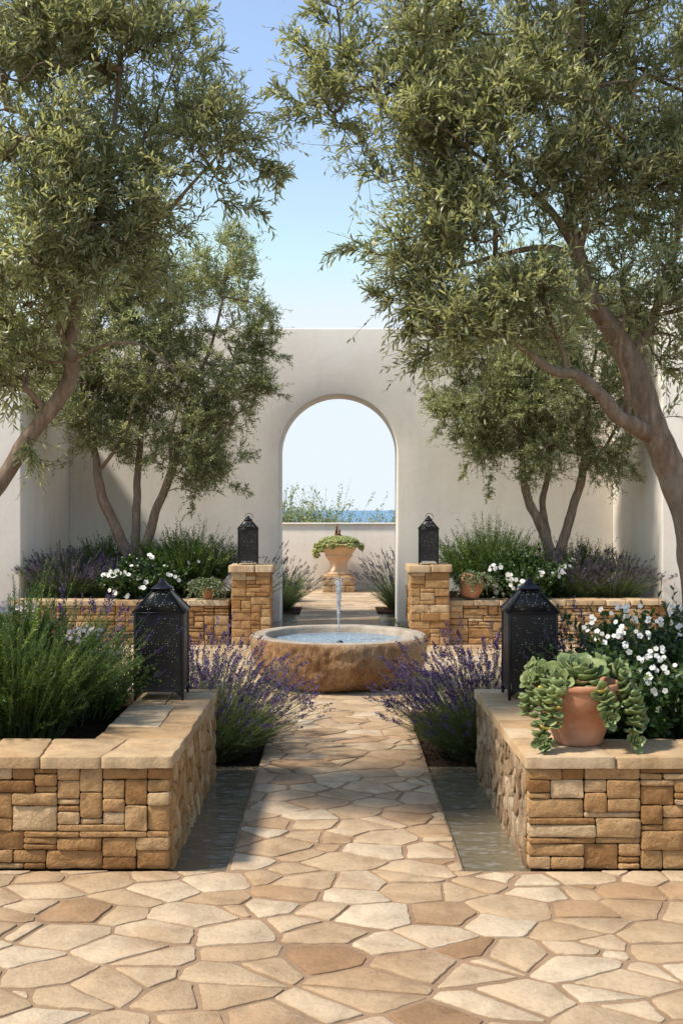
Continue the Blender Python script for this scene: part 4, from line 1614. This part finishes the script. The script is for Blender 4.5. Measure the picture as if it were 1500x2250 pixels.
flower_bush('pale pink blossoms above the rosemary at the left edge', at(50, 1440, 5.95) * [1, 1, 0] + [0, 0, SO], .20, .66, 40, 5, .022, 80, .012, 'pink', 5, 'pale blossoms among the front rosemary', 'flowering plant', 'rosemary', 'flowering_plant',
            spots=[at(8, 1340, 5.6), at(25, 1338, 5.6), at(60, 1345, 5.7), at(70, 1335, 5.7), at(62, 1362, 5.7)])

flower_bush('large dark green bush covered in white blossoms in the right planter', (1.78, 5.62, SO), .58, .70, 170, 6, .040, 105, .0160, 'petal', 22, 'white flowering bushes',
            spots=[at(*q) for q in ((1305, 1365, 5.45), (1330, 1352, 5.5), (1372, 1338, 5.5), (1360, 1335, 5.5), (1345, 1380, 5.35), (1390, 1355, 5.5), (1430, 1362, 5.4), (1325, 1395, 5.3), (1350, 1398, 5.3), (1318, 1415, 5.3), (1408, 1392, 5.3), (1420, 1438, 5.15), (1440, 1432, 5.15), (1458, 1448, 5.15),
                                          (1405, 1452, 5.1), (1440, 1475, 5.05), (1430, 1490, 5.05), (1474, 1478, 5.05), (1490, 1485, 5.05), (1435, 1522, 5.0), (1385, 1420, 5.3), (1480, 1340, 5.6), (1495, 1380, 5.5), (1285, 1378, 5.6))])
flower_bush('upright leafy shrub with a curling top behind the white bush', at(1445, 1560, 6.1) * [1, 1, 0] + [0, 0, SO], .27, .84, 60, 7, .055, 0, 0, 'petal', 0, None, 'shrub', 'shrub', 'leafy_shrub', lw=.22)
lavender('short violet lavender between the right lantern and white bush', (1.42, 6.15, SO), .18, .60, 90, 8, .08, G2, leafn=500)
flower_bush('low glossy groundcover shrub in the corner behind the succulent pot', (1.42, 5.35, SO), .28, .33, 60, 9, .045, 0, 0, 'petal', 0, None, 'shrub', 'shrub', 'leafy_shrub')

# beds along the rills
lavender('large purple lavender spilling over the left rill behind the lantern', (-.83, 6.90, -.03), .48, .68, 640, 10, .07, G2, leafn=4400, bias=(.12, -.02))
lavender('tall lavender leaning to the right of the left lantern', (-1.02, 7.45, -.03), .48, .78, 400, 12, .085, G2, leafn=2800, bias=(.14, 0))
lavender('large lavender spilling over the right rill beside the planter', (.92, 6.90, -.03), .46, .66, 640, 11, .075, G2, leafn=4400, bias=(-.12, -.02))
lavender('tall loose lavender left of the right lantern near the fountain', (1.10, 7.45, -.03), .50, .80, 340, 13, .09, G2, 'lavender', leafn=2600, bias=(-.12, 0))

# back left planter
lavender('dusky lavender mound at the far left of the back planter', (-3.42, 13.2, .42), .45, .72, 420, 14, .10, G2, 'lav_dry', leafn=2200, stem_r=.002)
lavender('violet lavender beside the white roses below the left olive', (-2.85, 13.25, .42), .40, .62, 320, 15, .10, G2, 'lavender', leafn=1800, stem_r=.002)
rosemary('rosemary bush against the wall behind the left lavender', (-3.15, 14.3, .42), .50, .95, 360, 16, 46, .055, .12, G1)
rosemary('tall bright rosemary left of the arch behind the wreathed pot', (-1.92, 13.6, .42), .60, 1.12, 480, 17, 50, .055, .12, G1)
flower_bush('white rose bush under the back left olive tree', (-2.45, 12.98, .42), .40, .70, 120, 18, .05, 70, .032, 'petal', 16, 'white flowering bushes')
lavender('sparse grey lavender between the left pillar and the arch', (-1.12, 13.3, .42), .38, .72, 70, 19, .09, G2, 'lav_dry', leafn=500, bias=(.16, 0), stem_r=.002)
# back right planter
rosemary('tall bright rosemary right of the arch behind the tilted pot', (1.95, 13.6, .42), .64, 1.15, 520, 20, 50, .055, .12, G1)
rosemary('rosemary bush against the wall behind the right lavender', (3.25, 14.3, .42), .55, .88, 360, 21, 46, .055, .12, G1)
flower_bush('white rose bush under the back right olive tree', (2.32, 13.0, .42), .42, .80, 130, 22, .05, 75, .032, 'petal', 17, 'white flowering bushes')
lavender('mauve lavender mound beside the back right white roses', (2.95, 13.2, .42), .42, .66, 340, 23, .10, G2, 'lav_dry', leafn=2200, stem_r=.002)
lavender('loose lavender mound at the far right of the back planter', (3.45, 13.1, .42), .44, .64, 340, 24, .10, G2, 'lav_dry', leafn=2000, stem_r=.002)
flower_bush('thin dark sprig growing beside the right pillar', (.90, 12.62, -.02), .12, .62, 10, 25, .05, 0, 0, 'petal', 0, None, 'sprig', 'shrub', 'leafy_sprig')
# beyond the arch
lavender('sunlit lavender just beyond the arch on the left', (-.98, 16.95, -.02), .50, .86, 300, 26, .09, G2, 'lav_dry', leafn=1600, stem_r=.002)
rosemary('green rosemary beside the urn on the left', (-.95, 18.3, 0), .36, .62, 150, 27, 40, .05, .08, G1)
lavender('pale lavender just beyond the arch on the right', (1.02, 16.95, -.02), .48, 1.0, 380, 28, .09, G2, 'lav_dry', 'silver', leafn=2600, stem_r=.002)
for i, (px, topy, D, r_, lab) in enumerate(((632, 1100, 24.0, .42, 'olive shrub beyond the parapet at the left of the arch view'), (718, 1090, 24.5, .26, 'thin upright shrub beyond the parapet above the urn'), (672, 1128, 24.2, .28, 'low olive shrub beyond the parapet left of the urn'), (600, 1095, 24.3, .4, 'olive shrub beyond the parapet hidden by the arch jamb'), (872, 1151, 24, .05, 'tiny shrub tip beyond the parapet at the right of the arch view'))):
    top = at(px, topy, D)
    flower_bush(lab, (top[0], D, -.4), r_, (top[2] + .4) * 1.25, 260 if i != 1 else 110, 30 + i, .085, 0, 0, 'petal', 0, 'shrubs beyond the parapet', 'shrub', 'olive_far', 'coastal_shrub', lw=.2)


# ------------------------------------------------------------------ pots
def thick_leaf(m, O, D, up, L, W, T, rnd, tip=.25):
    """a fleshy obovate leaf as a closed body"""
    D = unit(np.asarray(D, float)); up = np.asarray(up, float)
    Y = unit(np.cross(up, D)); Z = np.cross(D, Y)
    n, k = 9, 10
    V = []
    for i in range(n):
        t = i / (n - 1)
        w = W * (math.sin(math.pi * min(1, t * .92 + .04) ** 1.35) * .95 + .12 * (1 - t)) if 0 < i < n - 1 else W * (.12 if i == 0 else .05)
        th = T * (.5 + .6 * math.sin(math.pi * t)) * (1 if i < n - 1 else .2)
        cz = L * .30 * t * t
        for j in range(k):
            a = 2 * math.pi * j / k
            yy, zz = w * math.cos(a), th * math.sin(a)
            if zz > 0:
                zz *= .35
            V.append(np.asarray(O) + D * (L * t * (1 + .0)) + Y * yy + Z * (zz + cz + abs(yy) ** 2 / (W + 1e-6) * .5))
    Fc = [(i * k + j, i * k + (j + 1) % k, (i + 1) * k + (j + 1) % k, (i + 1) * k + j) for i in range(n - 1) for j in range(k)]
    m.add(V, Fc, 0, rnd)
    base = m.n - n * k
    m.f.append((np.array([list(range(base + (n - 1) * k, base + n * k))]), 0, np.array([float(rnd)])))


def rosette(m, c, nrm, R, n, open_=1.0, rnd0=.4):
    nrm = unit(np.asarray(nrm, float))
    A = unit(np.cross(nrm, [.3, .9, .2])); B = np.cross(nrm, A)
    for k in range(n):
        f = (k + .5) / n
        a = k * 2.39996
        tilt = (1.25 - 1.15 * f ** .8) / open_           # inner leaves upright
        d = (A * math.cos(a) + B * math.sin(a)) * math.cos(tilt) + nrm * math.sin(tilt)
        L = R * (.45 + .60 * f)
        O = np.asarray(c) + nrm * R * (.22 * (1 - f)) + (A * math.cos(a) + B * math.sin(a)) * R * .10 * f
        thick_leaf(m, O, d, nrm, L, L * .40, L * .06, min(.95, max(0, rnd0 + random.uniform(-.2, .25))))


def succulent_pot():
    random.seed(9)
    c = np.array([1.125, 4.93, CAPZ + .001])
    t = empty('potted_succulent', c, 'wide terracotta pot of trailing green succulents on the right planter corner', 'potted plant')
    m = MB()
    pr = [(.001, 0), (.104, 0), (.110, .004), (.113, .016), (.126, .05), (.146, .10), (.166, .15), (.178, .19), (.184, .225), (.185, .25), (.184, .256), (.191, .258), (.195, .266), (.195, .282), (.190, .289), (.182, .290), (.174, .286), (.170, .27), (.168, .24), (.001, .235)]
    m.lathe(pr, 72, c)
    m.build('pot', M['terra'], t, smooth=True)
    m = MB()
    m.lathe([(.001, .262), (.08, .268), (.168, .255)], 40, c)
    m.build('soil', M['soil'], t, smooth=True)
    m = MB()
    rosette(m, c + [.0, -.01, .29], (.02, -.36, 1), .152, 22, 1.15, .42)
    m.build('rosette', M['succ'], t, smooth=True)
    for (dx, dy, dz, R, nx, ny) in ((-.165, -.05, .315, .085, -.6, -.5), (-.19, .03, .335, .07, -.8, 0), (.165, -.05, .31, .085, .6, -.5), (.20, .02, .32, .08, .8, -.1), (-.10, -.12, .30, .07, -.4, -.9), (.13, .08, .34, .075, .4, .2), (.225, -.04, .25, .062, .9, -.4), (-.225, -.03, .285, .06, -.9, -.4)):
        m = MB()
        rosette(m, c + [dx, dy, dz], (nx, ny, .6), R, 11, 1.0, random.uniform(.3, .55))
        m.build('rosette', M['succ'], t, smooth=True)
    # trailing strands of paired round leaves
    strands = [
        [(-.15, -.09, .30), (-.20, -.16, .24), (-.205, -.185, .14), (-.215, -.20, .07), (-.19, -.215, .035)],
        [(-.19, -.02, .30), (-.245, -.08, .22), (-.255, -.10, .16)],
        [(-.12, -.13, .29), (-.155, -.20, .25), (-.16, -.205, .18), (-.15, -.19, .12)],
        [(.04, -.15, .29), (.07, -.205, .26), (.09, -.21, .21), (.10, -.205, .19)],
        [(.17, -.09, .29), (.225, -.14, .22), (.225, -.16, .15), (.21, -.18, .10)],
        [(.19, -.03, .29), (.255, -.07, .20), (.265, -.09, .12)],
    ]
    for S in strands:
        P = np.array(S) + c
        dense = []
        for a, b in zip(P, P[1:]):
            kk = max(2, int(np.linalg.norm(b - a) / .021))
            dense += [a + (b - a) * i / kk for i in range(kk)]
        dense.append(P[-1])
        dense = np.array(dense)
        # smooth
        for _ in range(3):
            dense[1:-1] = (dense[:-2] + dense[1:-1] * 2 + dense[2:]) / 4
        m = MB()
        m.tubes(dense[None], np.full((1, len(dense)), .004), 6, 0, .2)
        rb = random.uniform(.25, .6)
        for i, p in enumerate(dense):
            T = unit(dense[min(i + 1, len(dense) - 1)] - dense[max(i - 1, 0)])
            A = unit(np.cross(T, [0, -1, .3]))
            B = np.cross(T, A)
            a0 = i * 1.2 + random.uniform(-.5, .5)
            for q in range(3):
                a = a0 + q * 2.094
                d = (A * math.cos(a) + B * math.sin(a)) * .8 + T * random.uniform(.2, .9)
                L = random.uniform(.036, .054)
                thick_leaf(m, p, d, -T + [0, 0, .3], L, L * .62, L * .20, 1.0 if random.random() < .05 else min(.9, max(0, rb + random.uniform(-.2, .2))))
        m.build('trailing_stem', M['succ'], t, smooth=True)
    # a facing rosette at the end of two strands
    for (p, n_, R) in (((.085, -.225, .155), (.05, -1, .1), .055), ((.205, -.205, .045), (.3, -1, .3), .055), ((-.215, -.225, .045), (-.3, -1, .2), .05), ((.255, -.12, .125), (.5, -.9, .2), .045)):
        m = MB()
        rosette(m, c + p, n_, R, 10, 1.3, .4)
        m.build('rosette', M['succ'], t, smooth=True)


succulent_pot()


def small_pot(label, c, tilt, seed, foliage_side, mat='silver', r=.115, h=.22):
    global RNG
    RNG = np.random.default_rng(seed)
    t = empty('potted_plant', c, label, 'potted plant', 'small terracotta pots on the back planters')
    m = MB()
    pr = np.array([(.001, 0), (.62, 0), (.70, .05), (.92, .35), (1.0, .6), (.97, .8), (.86, .93), (.90, .96), (.90, 1.0), (.80, 1.0), (.78, .9), (.001, .88)])
    pr = pr * np.array([r, h])
    m.lathe(pr, 40, (0, 0, 0))
    V = np.concatenate(m.v)
    ct, st = math.cos(tilt), math.sin(tilt)
    V = np.stack([V[:, 0] * ct + V[:, 2] * st, V[:, 1], -V[:, 0] * st + V[:, 2] * ct], 1)
    V[:, 2] -= V[:, 2].min()
    m.v = [V + np.array(c)]
    m.build('pot', M['terra'], t, smooth=True)
    # trailing mound of small leaves
    top = np.array(c) + np.array([math.sin(tilt) * h, 0, h * ct])
    m = MB()
    n = 150
    a = RNG.random(n) * 6.283
    D = np.stack([np.cos(a) + foliage_side * .35, np.sin(a) * .9 - .15, RNG.uniform(.2, 1.2, n)], 1)
    O = top + np.stack([np.cos(a), np.sin(a), np.zeros(n)], 1) * r * .6 * RNG.random((n, 1))
    L = RNG.uniform(.12, .30, n)
    bend = np.stack([np.cos(a) * .15 + foliage_side * .3, np.sin(a) * .15, -RNG.uniform(.7, 1.5, n)], 1)
    P = curved(O, D, L, 7, bend, .02)
    P[:, :, 2] = np.maximum(P[:, :, 2], c[2] + .006)
    m.tubes(P, np.full((n, 7), .0015), 3, 1, .4)
    O, D, s, si = along_shoots(P, 16, .9, 1.0, .026, 0, .1)
    A, B, C = axes_from(D)
    s = s[:, None]
    tv, tf = ovalT(.45, .12)
    m.inst(tv, tf, O, A * s, B * s, C * s, 0, np.clip(RNG.normal(.45, .25, len(O)), 0, 1))
    m.build('foliage', [M[mat], M['stem']], t)
    return t


small_pot('tilted terracotta pot with trailing variegated foliage right of the right pillar', (1.56, 12.56, .528), .22, 61, .25, 'silver', .15, .28)
small_pot('small terracotta pot wreathed in grey foliage left of the left pillar', (-1.57, 12.60, .528), 0, 62, 0, 'silver', .085, .20)


# ------------------------------------------------------------------ urn beyond the arch
def urn():
    random.seed(3)
    cx_, cy_ = 0.0, 20.55
    t = empty('plinth', (cx_, cy_, 0), 'low sandstone block plinth beneath the urn', 'plinth')
    m = MB()
    w = .31
    m.box((cx_ - w + .015, cy_ - w + .015, -.1), (cx_ + w - .015, cy_ + w - .015, .26), 1)
    for O, U, N in (((cx_ - w, cy_ - w, 0), X3, -Y3), ((cx_ + w, cy_ - w + .04, 0), Y3, X3), ((cx_ - w, cy_ + w, 0), -Y3, -X3)):
        stone_face(m, O, U, Z3, N, 2 * w - (.04 if N is not -Y3 and abs(N[0]) else 0), .26, .09, .12, (2, 4), (1,), .005, .004, .045)
    m.build('shaft', [M['cap'], M['joint_warm']], t)
    m = MB()
    cap_strip(m, split_strip(cx_ - w - .01, cx_ + w + .01, cy_ - w - .01, cy_ + w + .01, .25, .4, 'x', .01, chance=0), .325, .062)
    m.build('cap', [M['cap'], M['joint_warm']], t)
    z = .328
    u = empty('urn', (cx_, cy_, z), 'pale terracotta urn filled with trailing green beads on the plinth', 'urn')
    m = MB()
    pr = [(.001, 0), (.24, 0), (.245, .03), (.235, .05), (.20, .09), (.17, .14), (.165, .19), (.18, .24), (.215, .30), (.245, .34), (.262, .36), (.270, .375), (.262, .39), (.275, .42), (.32, .48), (.35, .53), (.365, .54), (.36, .555), (.385, .57), (.395, .59), (.39, .605), (.37, .61), (.34, .60), (.33, .55), (.001, .52)]
    m.lathe(np.array(pr), 72, (cx_, cy_, z))
    m.build('vase', M['urn'], u, smooth=True)
    global RNG
    RNG = np.random.default_rng(70)
    m = MB()
    n = 2400
    a = RNG.random(n) * 6.283
    q = np.sqrt(RNG.random(n))
    x, y = np.cos(a) * q * .42, np.sin(a) * q * .40
    zz = z + .60 + .14 * np.sqrt(np.maximum(0, 1 - q ** 2)) * RNG.uniform(.6, 1.1, n) - .05 * (q > .9)
    O = np.stack([cx_ + x, cy_ + y, zz], 1)
    hang = []
    for (ang, ln) in ((3.3, .30), (3.5, .24), (3.9, .16), (3.1, .20), (4.4, .10), (5.3, .08), (6.1, .12), (6.2, .16), (2.9, .2)):
        for k in range(60):
            u_ = RNG.random()
            hang.append((cx_ + math.cos(ang) * (.40 + .06 * u_) + RNG.normal() * .03, cy_ + math.sin(ang) * (.40 + .06 * u_) + RNG.normal() * .03, z + .62 - ln * u_))
    O = np.vstack([O, hang])
    iv, if_ = ico(1)
    s = RNG.uniform(.014, .026, len(O))[:, None]
    m.inst(iv, if_, O, X3 * s, Y3 * s, Z3 * s, 0, RNG.random(len(O)))
    m.build('bead_foliage', M['beads'], u, smooth=True)
    m = MB()
    O = np.array([[cx_ - .02, cy_, z + .68]] * 5)
    P = curved(O, np.array([(.0, 0, 1.), (.25, 0, 1), (-.2, 0, 1), (.5, 0, .8), (-.05, 0, 1)]), np.array([.30, .20, .18, .12, .24]), 6, None, .02)
    m.tubes(P, np.full((5, 6), .006), 4, 0)
    O, D, s, si = along_shoots(P, 12, .9, 1.0, .06, 0, .45)
    A, B, C = axes_from(D)
    s = s[:, None]
    tv, tf = ovalT(.35, .1)
    m.inst(tv, tf, O, A * s, B * s, C * s, 0, RNG.random(len(O)))
    m.build('red_sprig', M['bronze'], u)


urn()

# ------------------------------------------------------------------ light, sky, camera
SUN_DIR = Vector((-.66, -.21, .95)).normalized()      # towards the sun: high on the left, raking along the back wall
elev = math.asin(SUN_DIR.z)
az = math.atan2(SUN_DIR.x, SUN_DIR.y)                  # clockwise from +Y
w = bpy.data.worlds.new('World')
SC.world = w
w.use_nodes = True
nt = w.node_tree
sky = nt.nodes.new('ShaderNodeTexSky')
sky.sky_type = 'NISHITA'
sky.sun_disc = False
sky.sun_elevation = elev
sky.sun_rotation = az
sky.air_density = 1.0
sky.dust_density = .1
sky.ozone_density = 1.0
bg = nt.nodes['Background']
wb = nt.nodes.new('ShaderNodeMix')                     # the camera's white balance, a little warm
wb.data_type = 'RGBA'
wb.blend_type = 'MULTIPLY'
wb.inputs[0].default_value = 1
wb.inputs[7].default_value = (1.13, 1.01, .93, 1)
nt.links.new(sky.outputs[0], wb.inputs[6])
sky_cap = nt.nodes.new('ShaderNodeMix')                     # ceiling on the sky colour, keeps the low sky from blowing out
sky_cap.data_type = 'RGBA'
sky_cap.blend_type = 'DARKEN'
sky_cap.inputs[0].default_value = 1
sky_cap.inputs[7].default_value = (3.02, 3.36, 3.62, 1)
nt.links.new(wb.outputs[2], sky_cap.inputs[6])
nt.links.new(sky_cap.outputs[2], bg.inputs['Color'])
bg.inputs['Strength'].default_value = .120
sun = bpy.data.lights.new('sun', 'SUN')
sun.energy = 2.5
sun.angle = math.radians(6)
sun.color = (1.0, .91, .79)
so = bpy.data.objects.new('sun', sun)
COL.objects.link(so)
so.location = (-8, 2, 10)
so.rotation_euler = SUN_DIR.to_track_quat('Z', 'Y').to_euler()

cam = bpy.data.cameras.new('camera')
co = bpy.data.objects.new('camera', cam)
COL.objects.link(co)
co.location = (0, 0, CAMZ)
co.rotation_euler = (math.pi / 2, 0, 0)
cam.sensor_fit = 'VERTICAL'
cam.sensor_height = 36
cam.lens = 36 * F / 2250
cam.shift_x = 6 / 2250
cam.shift_y = -5 / 2250
cam.clip_start = .05
cam.clip_end = 120000
SC.camera = co

SC.view_settings.view_transform = 'Standard'
SC.view_settings.look = 'None'
SC.view_settings.exposure = 1.22
SC.view_settings.gamma = 1
SC.render.engine = 'CYCLES'
SC.cycles.max_bounces = 8
SC.cycles.use_denoising = True
SC.cycles.sample_clamp_indirect = 8
